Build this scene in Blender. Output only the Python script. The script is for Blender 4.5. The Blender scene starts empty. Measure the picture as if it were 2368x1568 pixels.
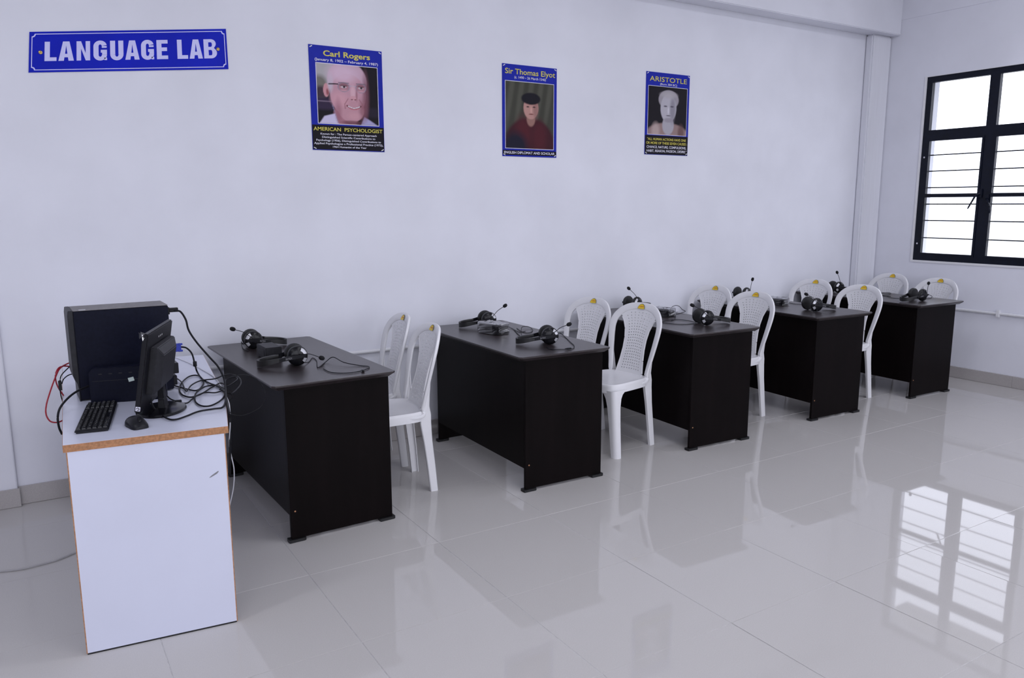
import bpy, bmesh, math, random
import numpy as np
from mathutils import Vector, Matrix

random.seed(7)
SC = bpy.context.scene
COL = SC.collection
PI = math.pi

# ------------------------------------------------------------------ camera, world, exposure
F_PX, IW, IH = 1810.2565, 2368, 1568
YAW, PITCH, ROLL = (math.radians(a) for a in (31.76746569, 9.75977456, -0.19390401))
CAM = np.array([-0.5123463, -4.61520778, 1.52063616])
_f = np.array([math.sin(YAW) * math.cos(PITCH), math.cos(YAW) * math.cos(PITCH), -math.sin(PITCH)])
_r = np.array([math.cos(YAW), -math.sin(YAW), 0.0])
_u = np.cross(_r, _f)
_cr, _sr = math.cos(ROLL), math.sin(ROLL)
CR, CU, CF = _cr * _r + _sr * _u, -_sr * _r + _cr * _u, _f

cam_data = bpy.data.cameras.new('camera')
cam_data.sensor_fit = 'HORIZONTAL'
cam_data.sensor_width = 36.0
cam_data.lens = F_PX / IW * 36.0
cam_data.clip_start = 0.05
cam = bpy.data.objects.new('camera', cam_data)
COL.objects.link(cam)
cam.matrix_world = Matrix(((CR[0], CU[0], -CF[0], CAM[0]), (CR[1], CU[1], -CF[1], CAM[1]),
                           (CR[2], CU[2], -CF[2], CAM[2]), (0, 0, 0, 1)))
SC.camera = cam

SC.view_settings.view_transform = 'Standard'
SC.view_settings.look = 'None'
SC.view_settings.gamma = 1.0
SC.view_settings.use_curve_mapping = False
SC.view_settings.exposure = 0.20
SC.cycles.use_denoising = True
SC.cycles.use_adaptive_sampling = True
SC.cycles.adaptive_threshold = 0.03
SC.cycles.max_bounces = 7
SC.cycles.diffuse_bounces = 4
SC.cycles.glossy_bounces = 3
SC.cycles.transparent_max_bounces = 12
SC.cycles.caustics_reflective = False
SC.cycles.caustics_refractive = False

SKY_STRENGTH = 2.9
world = bpy.data.worlds.new('overcast_sky')
SC.world = world
world.use_nodes = True
wn = world.node_tree
bg = wn.nodes['Background']
tc = wn.nodes.new('ShaderNodeTexCoord')
sep = wn.nodes.new('ShaderNodeSeparateXYZ')
wn.links.new(tc.outputs['Generated'], sep.inputs[0])
ramp = wn.nodes.new('ShaderNodeValToRGB')
ramp.color_ramp.elements[0].position = 0.46
ramp.color_ramp.elements[0].color = (0.42, 0.43, 0.46, 1)
ramp.color_ramp.elements[1].position = 0.52
ramp.color_ramp.elements[1].color = (0.87, 0.885, 1.0, 1)
mp = wn.nodes.new('ShaderNodeMath')
mp.operation = 'MULTIPLY_ADD'
mp.inputs[1].default_value = 0.5
mp.inputs[2].default_value = 0.5
wn.links.new(sep.outputs['Z'], mp.inputs[0])
wn.links.new(mp.outputs[0], ramp.inputs[0])
wn.links.new(ramp.outputs[0], bg.inputs['Color'])
bg.inputs['Strength'].default_value = SKY_STRENGTH

# ------------------------------------------------------------------ room dimensions (metres)
XL, XR, YF, YB, ZC = -4.2, 6.381, -8.0, 0.0, 3.7
WIN_Z = (1.01, 2.61)
WIN_R = [(-1.60, -0.443), (-4.55, -3.35), (-6.9, -5.7)]          # right wall openings (y ranges); all but the first added for light
WIN_F = [(-3.7, -1.5), (-1.1, 1.1), (1.5, 3.7), (4.0, 6.1)]
WIN_FZ = (0.3, 3.2)                   # unseen openings opposite the posters, added and enlarged for light (x ranges)

def portal(name, loc, rot, sx, sy):
    l = bpy.data.lights.new(name, 'AREA')
    l.shape = 'RECTANGLE'; l.size = sx; l.size_y = sy
    l.cycles.is_portal = True
    o = bpy.data.objects.new(name, l)
    o.location = loc; o.rotation_euler = rot
    COL.objects.link(o)
for y0, y1 in WIN_R:
    portal('window_portal', (XR + 0.22, (y0 + y1) / 2, 1.81), (0, PI / 2, 0), 1.6, y1 - y0)
for x0, x1 in WIN_F:
    portal('window_portal', ((x0 + x1) / 2, YF - 0.22, 1.75), (PI / 2, 0, 0), x1 - x0, 2.9)

# ------------------------------------------------------------------ helpers
def on(u, v, ax, val):
    """point where the ray through photo pixel (u, v) meets the plane axis ax = val"""
    d = CR * ((u - IW / 2) / F_PX) - CU * ((v - IH / 2) / F_PX) + CF
    t = (val - CAM[ax]) / d[ax]
    return CAM + t * d

def srgb(h):
    if isinstance(h, str):
        h = h.lstrip('#')
        c = [int(h[i:i + 2], 16) / 255 for i in (0, 2, 4)]
    else:
        c = [x / 255 for x in h]
    return [x / 12.92 if x <= 0.04045 else ((x + 0.055) / 1.055) ** 2.4 for x in c]

MATS = {}
def mat(name, color, rough=0.5, metal=0.0, var=0.06, scale=30.0, bump=0.0, coat=0.0, stretch=None, spec=0.5, bscale=None):
    """procedural principled material: base colour broken up by noise"""
    if name in MATS:
        return MATS[name]
    m = bpy.data.materials.new(name)
    m.use_nodes = True
    nt = m.node_tree
    b = nt.nodes['Principled BSDF']
    c = srgb(color) if not isinstance(color, tuple) or max(color) > 1 else list(color)
    t = nt.nodes.new('ShaderNodeTexCoord')
    n = nt.nodes.new('ShaderNodeTexNoise')
    n.inputs['Scale'].default_value = scale
    n.inputs['Detail'].default_value = 5
    src = t.outputs['Object']
    if stretch:
        mpn = nt.nodes.new('ShaderNodeMapping')
        mpn.inputs['Scale'].default_value = stretch
        nt.links.new(src, mpn.inputs[0]); src = mpn.outputs[0]
    nt.links.new(src, n.inputs['Vector'])
    r = nt.nodes.new('ShaderNodeValToRGB')
    r.color_ramp.elements[0].position = 0.3
    r.color_ramp.elements[1].position = 0.7
    r.color_ramp.elements[0].color = [x * (1 - var) for x in c] + [1]
    r.color_ramp.elements[1].color = [min(1, x * (1 + var)) for x in c] + [1]
    nt.links.new(n.outputs['Fac'], r.inputs[0])
    nt.links.new(r.outputs[0], b.inputs['Base Color'])
    b.inputs['Roughness'].default_value = rough
    b.inputs['Metallic'].default_value = metal
    b.inputs['Specular IOR Level'].default_value = spec
    b.inputs['Coat Weight'].default_value = coat
    if bump:
        n2 = nt.nodes.new('ShaderNodeTexNoise')
        n2.inputs['Scale'].default_value = bscale or scale * 3
        nt.links.new(src, n2.inputs['Vector'])
        bp = nt.nodes.new('ShaderNodeBump')
        bp.inputs['Strength'].default_value = bump
        bp.inputs['Distance'].default_value = 0.002
        nt.links.new(n2.outputs['Fac'], bp.inputs['Height'])
        nt.links.new(bp.outputs[0], b.inputs['Normal'])
    MATS[name] = m
    return m

def thin_mat(name, tint, gloss, rough):
    """thin clear sheet (window glass, plastic film)"""
    m = bpy.data.materials.new(name)
    m.use_nodes = True
    nt = m.node_tree
    nt.nodes.remove(nt.nodes['Principled BSDF'])
    tr = nt.nodes.new('ShaderNodeBsdfTransparent'); tr.inputs[0].default_value = (*tint, 1)
    gl = nt.nodes.new('ShaderNodeBsdfGlossy'); gl.inputs['Roughness'].default_value = rough
    lw = nt.nodes.new('ShaderNodeLayerWeight'); lw.inputs['Blend'].default_value = gloss
    mx = nt.nodes.new('ShaderNodeMixShader')
    nt.links.new(lw.outputs['Facing' if gloss > 0.3 else 'Fresnel'], mx.inputs[0])
    nt.links.new(tr.outputs[0], mx.inputs[1]); nt.links.new(gl.outputs[0], mx.inputs[2])
    nt.links.new(mx.outputs[0], nt.nodes['Material Output'].inputs[0])
    MATS[name] = m
    return m

def tag(o, label=None, cat=None, group=None, kind=None):
    if label: o['label'] = label
    if cat: o['category'] = cat
    if group: o['group'] = group
    if kind: o['kind'] = kind
    return o

def empty(name, loc=(0, 0, 0), rz=0.0, **kw):
    o = bpy.data.objects.new(name, None)
    o.empty_display_size = 0.1
    o.location = loc; o.rotation_euler = (0, 0, rz)
    COL.objects.link(o)
    return tag(o, **kw)

def link(name, me, m=None, parent=None, smooth=False):
    if m is not None and not me.materials:
        me.materials.append(m)
    if smooth:
        for p in me.polygons: p.use_smooth = True
    o = bpy.data.objects.new(name, me)
    COL.objects.link(o)
    if parent: o.parent = parent
    return o

class MB:
    """mesh builder"""
    def __init__(s): s.v, s.f = [], []
    def add(s, vs, fs):
        k = len(s.v)
        s.v += [tuple(float(c) for c in p) for p in vs]
        s.f += [tuple(i + k for i in q) for q in fs]
        return s
    def box(s, a, b):
        x0, y0, z0 = a; x1, y1, z1 = b
        return s.add([(x0, y0, z0), (x1, y0, z0), (x1, y1, z0), (x0, y1, z0), (x0, y0, z1), (x1, y0, z1), (x1, y1, z1), (x0, y1, z1)],
                     [(0, 3, 2, 1), (4, 5, 6, 7), (0, 1, 5, 4), (1, 2, 6, 5), (2, 3, 7, 6), (3, 0, 4, 7)])
    def prism(s, poly, z0, z1):
        n = len(poly)
        vs = [(x, y, z0) for x, y in poly] + [(x, y, z1) for x, y in poly]
        fs = [tuple(range(n - 1, -1, -1)), tuple(range(n, 2 * n))] + [(i, (i + 1) % n, n + (i + 1) % n, n + i) for i in range(n)]
        return s.add(vs, fs)
    def loft(s, rings, cap=True, closed=True):
        n = len(rings[0]); vs = [p for r in rings for p in r]; fs = []
        for k in range(len(rings) - 1):
            for i in range(n if closed else n - 1):
                j = (i + 1) % n
                fs.append((k * n + i, k * n + j, (k + 1) * n + j, (k + 1) * n + i))
        if cap:
            fs.append(tuple(range(n - 1, -1, -1)))
            fs.append(tuple((len(rings) - 1) * n + i for i in range(n)))
        return s.add(vs, fs)
    def lathe(s, prof, c=(0, 0, 0), axis='z', n=24, sx=1.0, sy=1.0):
        rings = []
        for r, h in prof:
            ring = []
            for i in range(n):
                a = 2 * PI * i / n
                p, q = r * math.cos(a) * sx, r * math.sin(a) * sy
                ring.append({'z': (c[0] + p, c[1] + q, c[2] + h), 'y': (c[0] + p, c[1] + h, c[2] - q), 'x': (c[0] + h, c[1] + p, c[2] + q)}[axis])
            rings.append(ring)
        return s.loft(rings)
    def sphere(s, c, r, n=12, sc=(1, 1, 1)):
        prof = [(max(1e-4, math.sin(PI * k / n)), -math.cos(PI * k / n)) for k in range(n + 1)]
        rings = [[(c[0] + r * sc[0] * p * math.cos(2 * PI * i / 14), c[1] + r * sc[1] * p * math.sin(2 * PI * i / 14), c[2] + r * sc[2] * h) for i in range(14)] for p, h in prof]
        return s.loft(rings)
    def tube(s, pts, r, n=8):
        P = [np.array(p, float) for p in pts]
        up = np.array([0.13, 0.21, 1.0]); rings = []
        for i, p in enumerate(P):
            t = P[min(i + 1, len(P) - 1)] - P[max(i - 1, 0)]
            t = t / (np.linalg.norm(t) + 1e-9)
            a = np.cross(t, up)
            if np.linalg.norm(a) < 0.15: a = np.cross(t, np.array([1.0, 0.3, 0]))
            a /= np.linalg.norm(a); b = np.cross(a, t)
            rr = r[i] if isinstance(r, (list, tuple)) else r
            rings.append([p + rr * (math.cos(2 * PI * k / n) * a + math.sin(2 * PI * k / n) * b) for k in range(n)])
        return s.loft(rings)
    def mesh(s, name):
        me = bpy.data.meshes.new(name)
        me.from_pydata(s.v, [], s.f)
        bm = bmesh.new(); bm.from_mesh(me)
        bmesh.ops.recalc_face_normals(bm, faces=bm.faces)
        bm.to_mesh(me); bm.free()
        return me
    def obj(s, name, m, parent=None, smooth=False, bevel=0.0, segs=2):
        me = s.mesh(name)
        if bevel:
            bm = bmesh.new(); bm.from_mesh(me)
            bmesh.ops.bevel(bm, geom=list(bm.edges), offset=bevel, segments=segs, affect='EDGES', clamp_overlap=True)
            bm.to_mesh(me); bm.free()
        o = link(name, me, m, parent, smooth)
        if smooth:
            try: me.set_sharp_from_angle(angle=math.radians(42))
            except Exception: pass
        return o

def spline(pts, n=6):
    P = [np.array(p, float) for p in pts]
    P = [2 * P[0] - P[1]] + P + [2 * P[-1] - P[-2]]
    out = []
    for i in range(1, len(P) - 2):
        for k in range(n):
            t = k / n
            out.append(0.5 * (2 * P[i] + (P[i + 1] - P[i - 1]) * t + (2 * P[i - 1] - 5 * P[i] + 4 * P[i + 1] - P[i + 2]) * t * t
                              + (3 * P[i] - 3 * P[i + 1] + P[i + 2] - P[i - 1]) * t ** 3))
    out.append(P[-2])
    return out

def interp(x, xs, ys):
    return float(np.interp(x, xs, ys))

def copy_tree(o, parent=None):
    c = o.copy(); COL.objects.link(c)
    if parent: c.parent = parent
    for ch in list(o.children): copy_tree(ch, c)
    return c

# ------------------------------------------------------------------ materials
M_WALL = mat('wall_paint', (0.77, 0.775, 0.845), 0.62, var=0.045, scale=2.0, bump=0.10, bscale=60, spec=0.35)
M_CEIL = mat('ceiling_paint', (0.88, 0.88, 0.90), 0.7, var=0.02, scale=1.0)
M_TILE = mat('floor_tile_glaze', (0.525, 0.505, 0.495), 0.03, var=0.04, scale=260.0, spec=0.30)
M_GROUT = mat('grout', (0.60, 0.59, 0.60), 0.8, var=0.2, scale=40)
M_BASE = mat('baseboard_tile_glaze', (0.42, 0.395, 0.39), 0.10, var=0.06, scale=200)
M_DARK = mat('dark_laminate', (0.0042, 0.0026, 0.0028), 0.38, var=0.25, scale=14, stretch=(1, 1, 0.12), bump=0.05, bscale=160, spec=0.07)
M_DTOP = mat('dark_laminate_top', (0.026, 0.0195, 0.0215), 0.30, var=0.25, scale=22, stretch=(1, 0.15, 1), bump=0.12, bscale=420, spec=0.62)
M_RUBBER = mat('black_rubber', (0.006, 0.006, 0.007), 0.5)
M_CHAIR = mat('white_plastic', (0.78, 0.775, 0.80), 0.27, var=0.02, scale=6, spec=0.5)
M_LAM = mat('white_laminate', (0.66, 0.68, 0.81), 0.22, var=0.025, scale=3, spec=0.5)
M_PART = mat('particle_board', (0.42, 0.205, 0.10), 0.8, var=0.25, scale=120, bump=0.4)
M_BLACK = mat('black_plastic', (0.006, 0.006, 0.009), 0.38, var=0.15, scale=60, bump=0.05, spec=0.25)
M_BLACKG = mat('gloss_black_plastic', (0.005, 0.005, 0.007), 0.20, var=0.1, spec=0.28)
M_NAVY = mat('dark_painted_steel', (0.0065, 0.0075, 0.018), 0.42, var=0.15, scale=90, bump=0.08, spec=0.10)
M_TOWTOP = mat('grey_steel_top', (0.20, 0.19, 0.195), 0.6, var=0.12, scale=70, bump=0.1)  # paler grey for the tower's top face only
M_DUSTY = mat('dusty_black_plastic', (0.018, 0.018, 0.022), 0.5, var=0.25, scale=50, spec=0.3)
M_CABLE = mat('cable_black', (0.004, 0.004, 0.007), 0.5, spec=0.25)
M_REDC = mat('cable_red', (0.35, 0.008, 0.025), 0.35)
M_WHITEC = mat('cable_white', (0.66, 0.66, 0.70), 0.4)
M_GREYC = mat('cable_grey', (0.36, 0.35, 0.36), 0.5)
M_VGA = mat('connector_blue', (0.010, 0.03, 0.36), 0.35)
M_FOAM = mat('foam', (0.006, 0.006, 0.008), 0.95, var=0.3, scale=400, bump=0.6)
M_LEATH = mat('ear_cushion', (0.009, 0.009, 0.010), 0.45, var=0.2, scale=200, bump=0.2)
M_SILV = mat('silver_plastic', (0.62, 0.62, 0.66), 0.28, metal=0.35, var=0.03)
M_STEEL = mat('window_black_enamel', (0.004, 0.006, 0.015), 0.34, var=0.2, scale=30, bump=0.05, spec=0.22)
M_CHROME = mat('bright_steel', (0.55, 0.55, 0.58), 0.25, metal=0.9)
M_BRASS = mat('brass', (0.62, 0.44, 0.14), 0.3, metal=0.9)
M_PVC = mat('pvc_conduit', (0.74, 0.74, 0.77), 0.35, var=0.02)
M_BLUE = mat('poster_blue', (0.010, 0.020, 0.36), 0.45, var=0.05, spec=0.15)
M_SIGN = mat('sign_blue', (0.003, 0.012, 0.46), 0.40, var=0.10, scale=4, spec=0.12)
M_SIGNW = mat('sign_white', (0.60, 0.60, 0.95), 0.35, var=0.01)
M_PBLACK = mat('poster_black', (0.006, 0.004, 0.008), 0.45, spec=0.15)
M_PYEL = mat('poster_yellow', (0.68, 0.60, 0.09), 0.5)
M_PWHITE = mat('poster_white', (0.74, 0.73, 0.84), 0.5)
M_PIN = mat('white_tie', (0.85, 0.85, 0.88), 0.4)
M_LYEL = mat('label_yellow', (0.80, 0.56, 0.01), 0.4)
M_LRED = mat('label_red', (0.62, 0.07, 0.02), 0.4)
M_PAPER = mat('paper_sticker', (0.62, 0.72, 0.68), 0.6)
M_CONC = mat('concrete', (0.50, 0.49, 0.48), 0.85, var=0.1)
M_GREYTXT = mat('grey_print', (0.22, 0.22, 0.24), 0.5)
M_GLASS = thin_mat('window_glass', (0.95, 0.96, 0.97), 0.12, 0.02)
M_FILM = thin_mat('clear_plastic_film', (0.80, 0.80, 0.82), 0.40, 0.14)

def picture_mat():
    m = bpy.data.materials.new('printed_picture'); m.use_nodes = True
    nt = m.node_tree
    a = nt.nodes.new('ShaderNodeVertexColor'); a.layer_name = 'print'
    nt.links.new(a.outputs[0], nt.nodes['Principled BSDF'].inputs['Base Color'])
    nt.nodes['Principled BSDF'].inputs['Roughness'].default_value = 0.45
    nt.nodes['Principled BSDF'].inputs['Specular IOR Level'].default_value = 0.15
    return m
M_PRINT = picture_mat()

# ------------------------------------------------------------------ structure: floor
TS, TX0, TY0 = 0.6, 0.372, -0.375
floor = MB().box((XL, YF, -0.12), (XR + 0.2, YB + 0.2, -0.0016)).obj('floor', M_GROUT)
tag(floor, kind='structure')
half = (TS - 0.0022) / 2
def tile_mesh(hx, hy):
    b = MB(); c = 0.0012
    lo = [(-hx, -hy), (hx, -hy), (hx, hy), (-hx, hy)]
    hi = [(-hx + c, -hy + c), (hx - c, -hy + c), (hx - c, hy - c), (-hx + c, hy - c)]
    b.loft([[(x, y, -0.0015) for x, y in lo], [(x, y, -0.001) for x, y in lo], [(x, y, 0.0) for x, y in hi]])
    me = b.mesh('floor_tile'); me.materials.append(M_TILE)
    return me
xs = [XL] + [TX0 + TS * k for k in range(-12, 15) if XL + 0.01 < TX0 + TS * k < XR - 0.01] + [XR]
ys = [YF] + [TY0 + TS * k for k in range(-20, 3) if YF + 0.01 < TY0 + TS * k < YB - 0.01] + [YB]
cache = {}
for i in range(len(xs) - 1):
    for j in range(len(ys) - 1):
        w, h = xs[i + 1] - xs[i], ys[j + 1] - ys[j]
        key = (round(w, 3), round(h, 3))
        if key not in cache: cache[key] = tile_mesh(w / 2 - 0.0008, h / 2 - 0.0008)
        o = bpy.data.objects.new('floor_tile', cache[key]); COL.objects.link(o)
        o.parent = floor
        o.location = ((xs[i] + xs[i + 1]) / 2, (ys[j] + ys[j + 1]) / 2, random.uniform(-0.0001, 0.0))
        o.rotation_euler = (random.gauss(0, 0.0009), random.gauss(0, 0.0009), 0)

# ------------------------------------------------------------------ structure: walls
def wall_with_openings(name, axis, pos, out, a0, a1, openings, z0=0.0, z1=ZC, wz=WIN_Z):
    """wall plane at axis=pos, thickness 0.2 outwards, openings = ranges along the other axis at WIN_Z"""
    b = MB()
    def piece(s0, s1, q0, q1):
        p0, p1 = min(pos, pos + out), max(pos, pos + out)
        if axis == 'x': b.box((p0, s0, q0), (p1, s1, q1))
        else: b.box((s0, p0, q0), (s1, p1, q1))
    cur = a0
    for o0, o1 in sorted(openings):
        piece(cur, o0, z0, z1)
        piece(o0, o1, z0, wz[0]); piece(o0, o1, wz[1], z1)
        cur = o1
    piece(cur, a1, z0, z1)
    return tag(b.obj(name, M_WALL), kind='structure')
wall_with_openings('wall_back', 'y', YB, 0.2, XL - 0.2, XR + 0.2, [])
wall_with_openings('wall_right', 'x', XR, 0.2, YF - 0.2, YB, WIN_R)
wall_with_openings('wall_front', 'y', YF, -0.2, XL - 0.2, XR, WIN_F, wz=WIN_FZ)
wall_with_openings('wall_left', 'x', XL, -0.2, YF, YB, [])
tag(MB().box((XL - 0.2, YF - 0.2, ZC), (XR + 0.2, YB + 0.2, ZC + 0.15)).obj('ceiling', M_CEIL), kind='structure')

# stained column in the corner, beam above it, pilaster at the far end of the wall, plaster band over the window
def column_mat():
    m = mat('column_paint', (0.755, 0.76, 0.82), 0.62, var=0.02, scale=5.0, stretch=(8, 8, 0.5), bump=0.12, bscale=60, spec=0.35)
    nt = m.node_tree; b = nt.nodes['Principled BSDF']
    base = b.inputs['Base Color'].links[0].from_socket
    t = nt.nodes.new('ShaderNodeTexCoord'); mp_ = nt.nodes.new('ShaderNodeMapping')
    mp_.inputs['Scale'].default_value = (46, 46, 1.3)
    n = nt.nodes.new('ShaderNodeTexNoise'); n.inputs['Scale'].default_value = 1.0; n.inputs['Detail'].default_value = 4
    r = nt.nodes.new('ShaderNodeValToRGB'); r.color_ramp.elements[0].position = 0.66; r.color_ramp.elements[1].position = 0.82
    r.color_ramp.elements[1].color = (0.30, 0.30, 0.30, 1)
    mx = nt.nodes.new('ShaderNodeMixRGB'); mx.inputs[2].default_value = (0.34, 0.33, 0.34, 1)
    nt.links.new(t.outputs['Object'], mp_.inputs[0]); nt.links.new(mp_.outputs[0], n.inputs['Vector'])
    nt.links.new(n.outputs['Fac'], r.inputs[0]); nt.links.new(r.outputs[0], mx.inputs[0]); nt.links.new(base, mx.inputs[1])
    nt.links.new(mx.outputs[0], b.inputs['Base Color'])
    return m
M_COLUMN = column_mat()
BEAM_Z = 3.01
tag(MB().box((6.105, -0.075, 0), (XR, 0.0, BEAM_Z)).obj('trim_1', M_COLUMN, bevel=0.012), kind='structure')
tag(MB().box((XL, -0.16, BEAM_Z), (XR, 0.0, ZC)).obj('trim_2', M_WALL, bevel=0.006), kind='structure')
tag(MB().box((-1.05, -0.03, 0), (-0.655, 0.0, BEAM_Z)).obj('trim_3', M_WALL, bevel=0.004), kind='structure')
tag(MB().box((XR - 0.006, YF, 3.14), (XR, -0.16, ZC)).obj('trim_4', M_WALL), kind='structure')

# baseboards of glazed tile
def baseboard(name, along, a0, a1, pos, parent=None):
    root = tag(MB().box((a0, pos - 0.004, 0.0), (a1, pos, 0.094)).obj(name, M_GROUT) if along == 'x'
               else MB().box((pos - 0.004, a0, 0.0), (pos, a1, 0.094)).obj(name, M_GROUT), kind='structure')
    k = a0
    while k < a1 - 0.01:
        e = min(a1, k + 0.6)
        if along == 'x': MB().box((k + 0.0007, pos - 0.014, 0.001), (e - 0.0007, pos - 0.004, 0.098)).obj('baseboard_tile', M_BASE, root, bevel=0.0012, segs=1)
        else: MB().box((pos - 0.014, k + 0.0007, 0.001), (pos - 0.004, e - 0.0007, 0.098)).obj('baseboard_tile', M_BASE, root, bevel=0.0012, segs=1)
        k = e
    return root
baseboard('baseboard_back', 'x', -0.655, 6.105, 0.0)
baseboard('baseboard_pilaster', 'x', -1.05, -0.645, -0.03)
baseboard('baseboard_corner', 'x', 6.095, XR - 0.014, -0.075)
baseboard('baseboard_right', 'y', YF, -0.09, XR)
baseboard('baseboard_left_end', 'x', XL, -1.05, 0.0)

# ------------------------------------------------------------------ windows
def window(idx, axis, pos, a0, a1, detail=True, wz=WIN_Z):
    """steel casement window; frame 55 mm behind the wall face line. axis 'x' wall -> runs along y"""
    root = MB()
    z0, z1 = wz
    d0, d1 = (pos + 0.004, pos + 0.044) if axis == 'x' else (pos - 0.044, pos - 0.004)
    def bx(b, s0, s1, q0, q1, e0=d0, e1=d1):
        return b.box((e0, s0, q0), (e1, s1, q1)) if axis == 'x' else b.box((s0, e0, q0), (s1, e1, q1))
    fw = 0.05
    bx(root, a0, a1, z0, z0 + fw); bx(root, a0, a1, z1 - fw, z1)
    bx(root, a0, a0 + fw, z0 + fw, z1 - fw); bx(root, a1 - fw, a1, z0 + fw, z1 - fw)
    w = tag(root.obj('window_%d' % idx, M_STEEL), kind='structure')
    mid = (a0 + a1) / 2
    bx(MB(), mid - 0.04, mid + 0.04, z0 + fw, z1 - fw).obj('mullion', M_STEEL, w)
    zt = 2.115
    for s0, s1 in ((a0 + fw, mid - 0.04), (mid + 0.04, a1 - fw)):
        bx(MB(), s0, s1, zt - 0.038, zt + 0.038).obj('transom_bar', M_STEEL, w)
        # opening sash
        sb = MB(); e0, e1 = (d0 - 0.006, d1 - 0.012) if axis == 'x' else (d0 + 0.012, d1 + 0.006)
        q0, q1 = z0 + fw, zt - 0.038
        t = 0.018
        bx(sb, s0, s1, q0, q0 + t, e0, e1); bx(sb, s0, s1, q1 - t, q1, e0, e1)
        bx(sb, s0, s0 + t, q0 + t, q1 - t, e0, e1); bx(sb, s1 - t, s1, q0 + t, q1 - t, e0, e1)
        sash = sb.obj('sash_frame', M_STEEL, w)
        zb = 1.585
        bx(MB(), s0 + t, s1 - t, zb - 0.016, zb + 0.016, e0, e1).obj('glazing_bar', M_STEEL, sash)
        g = (d0 + d1) / 2
        if not detail: continue            # windows out of frame stand with plain openings
        bx(MB(), s0, s1, zt + 0.038, z1 - fw, g - 0.002, g + 0.002).obj('pane', M_GLASS, w)
        bx(MB(), s0 + t, s1 - t, zb + 0.016, q1 - t, g - 0.002, g + 0.002).obj('pane', M_GLASS, sash)
        bx(MB(), s0 + t, s1 - t, q0 + t, zb - 0.016, g - 0.002, g + 0.002).obj('pane', M_GLASS, sash)
        # security rods behind the glass
        gr = d1 + 0.02 if axis == 'x' else d0 - 0.02
        for zr in (1.21, 1.365, 1.51, 1.655, 1.80, 1.94):
            if axis == 'x': MB().tube([(gr, s0 - 0.02, zr), (gr, s1 + 0.02, zr)], 0.0055, 6).obj('security_rod', M_STEEL, w)
            else: MB().tube([(s0 - 0.02, gr, zr), (s1 + 0.02, gr, zr)], 0.0055, 6).obj('security_rod', M_STEEL, w)
        if detail and axis == 'x':
            sgn = 1 if s0 < mid - 0.1 else -1       # handle pivots beside the mullion
            hb = MB(); px = d0 - 0.012
            yh, zh = (mid - 0.03, 1.555) if sgn > 0 else (mid + 0.03, 1.60)
            hb.box((px - 0.004, yh - 0.016, zh - 0.035), (d0, yh + 0.016, zh + 0.035))
            tip = (px - 0.03, yh - sgn * 0.05 * 1.0, zh - 0.12) if sgn > 0 else (px - 0.03, yh + 0.075, zh - 0.13)
            hb.tube(spline([(px, yh, zh), (px - 0.025, yh - sgn * 0.02, zh - 0.02), (px - 0.03, yh - sgn * 0.045, zh - 0.07), tip], 4), [0.009] * 4 + [0.008] * 4 + [0.007] * 4 + [0.004], 7)
            hb.obj('casement_handle', M_STEEL, w, smooth=True)
    if detail and axis == 'x':
        for zr in (1.16, 1.92):
            MB().tube([(d0 - 0.004, a1 - 0.035, zr), (d0 - 0.012, a1 - 0.035, zr)], 0.008, 8).obj('hinge_bolt', M_CHROME, w)
    return w
window(1, 'x', XR, WIN_R[0][0], WIN_R[0][1])
window(2, 'x', XR, WIN_R[1][0], WIN_R[1][1], False)
window(3, 'x', XR, WIN_R[2][0], WIN_R[2][1], False)
for k, (x0, x1) in enumerate(WIN_F): window(4 + k, 'y', YF, x0, x1, False, WIN_FZ)  # windows behind the camera, added to light the room
# plaster margin round the window in view
y0, y1 = WIN_R[0]
mg = MB(); e = 0.018
mg.box((XR - 0.006, y0 - e, WIN_Z[0] - e), (XR, y1 + e, WIN_Z[0])); mg.box((XR - 0.006, y0 - e, WIN_Z[1]), (XR, y1 + e, WIN_Z[1] + 0.006))
mg.box((XR - 0.006, y1, WIN_Z[0]), (XR, y1 + e, WIN_Z[1])); mg.box((XR - 0.006, y0 - e, WIN_Z[0]), (XR, y0, WIN_Z[1]))
tag(mg.obj('trim_5', M_CHAIR), kind='structure')
# concrete sunshades outside, over the windows
for k, (y0, y1) in enumerate(WIN_R):
    tag(MB().box((XR + 0.2, y0 - 0.25, 2.70), (XR + 0.85, y1 + 0.25, 2.80)).obj('trim_%d' % (6 + k), M_CONC), kind='structure')

# ------------------------------------------------------------------ conduits on the walls
def conduit(a, b, clips, label):
    r = 0.0125
    root = empty('wall_conduit', a, label=label, cat='pipe')
    A, B_ = np.array(a), np.array(b)
    MB().tube([(0, 0, 0), tuple(B_ - A)], r, 10).obj('pipe', M_PVC, root, smooth=True)
    d = (B_ - A) / np.linalg.norm(B_ - A)
    out = np.array([0, -1, 0]) if abs(d[0]) > 0.5 else np.array([-1, 0, 0])
    for t in clips:
        c = d * t; w = 0.014
        cb = MB()
        p = c + out * 0.0
        lo = p - d * w - np.array([0, 0, 0.03]) - out * 0.0135; hi = p + d * w + np.array([0, 0, 0.03]) + out * 0.0165
        cb.box(tuple(np.minimum(lo, hi)), tuple(np.maximum(lo, hi)))
        cb.obj('clip', M_PVC, root, bevel=0.003)
    return root
conduit((-0.12, -0.0145, 0.61), (6.09, -0.0145, 0.61), [0.6, 1.83, 3.05, 4.3, 5.5], 'white plastic conduit pipe clipped along the poster wall behind the desks')
conduit((XR - 0.0145, -0.10, 0.605), (XR - 0.0145, -7.5, 0.605), [1.14, 2.4, 3.7], 'white plastic conduit pipe clipped to the wall under the window')

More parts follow.
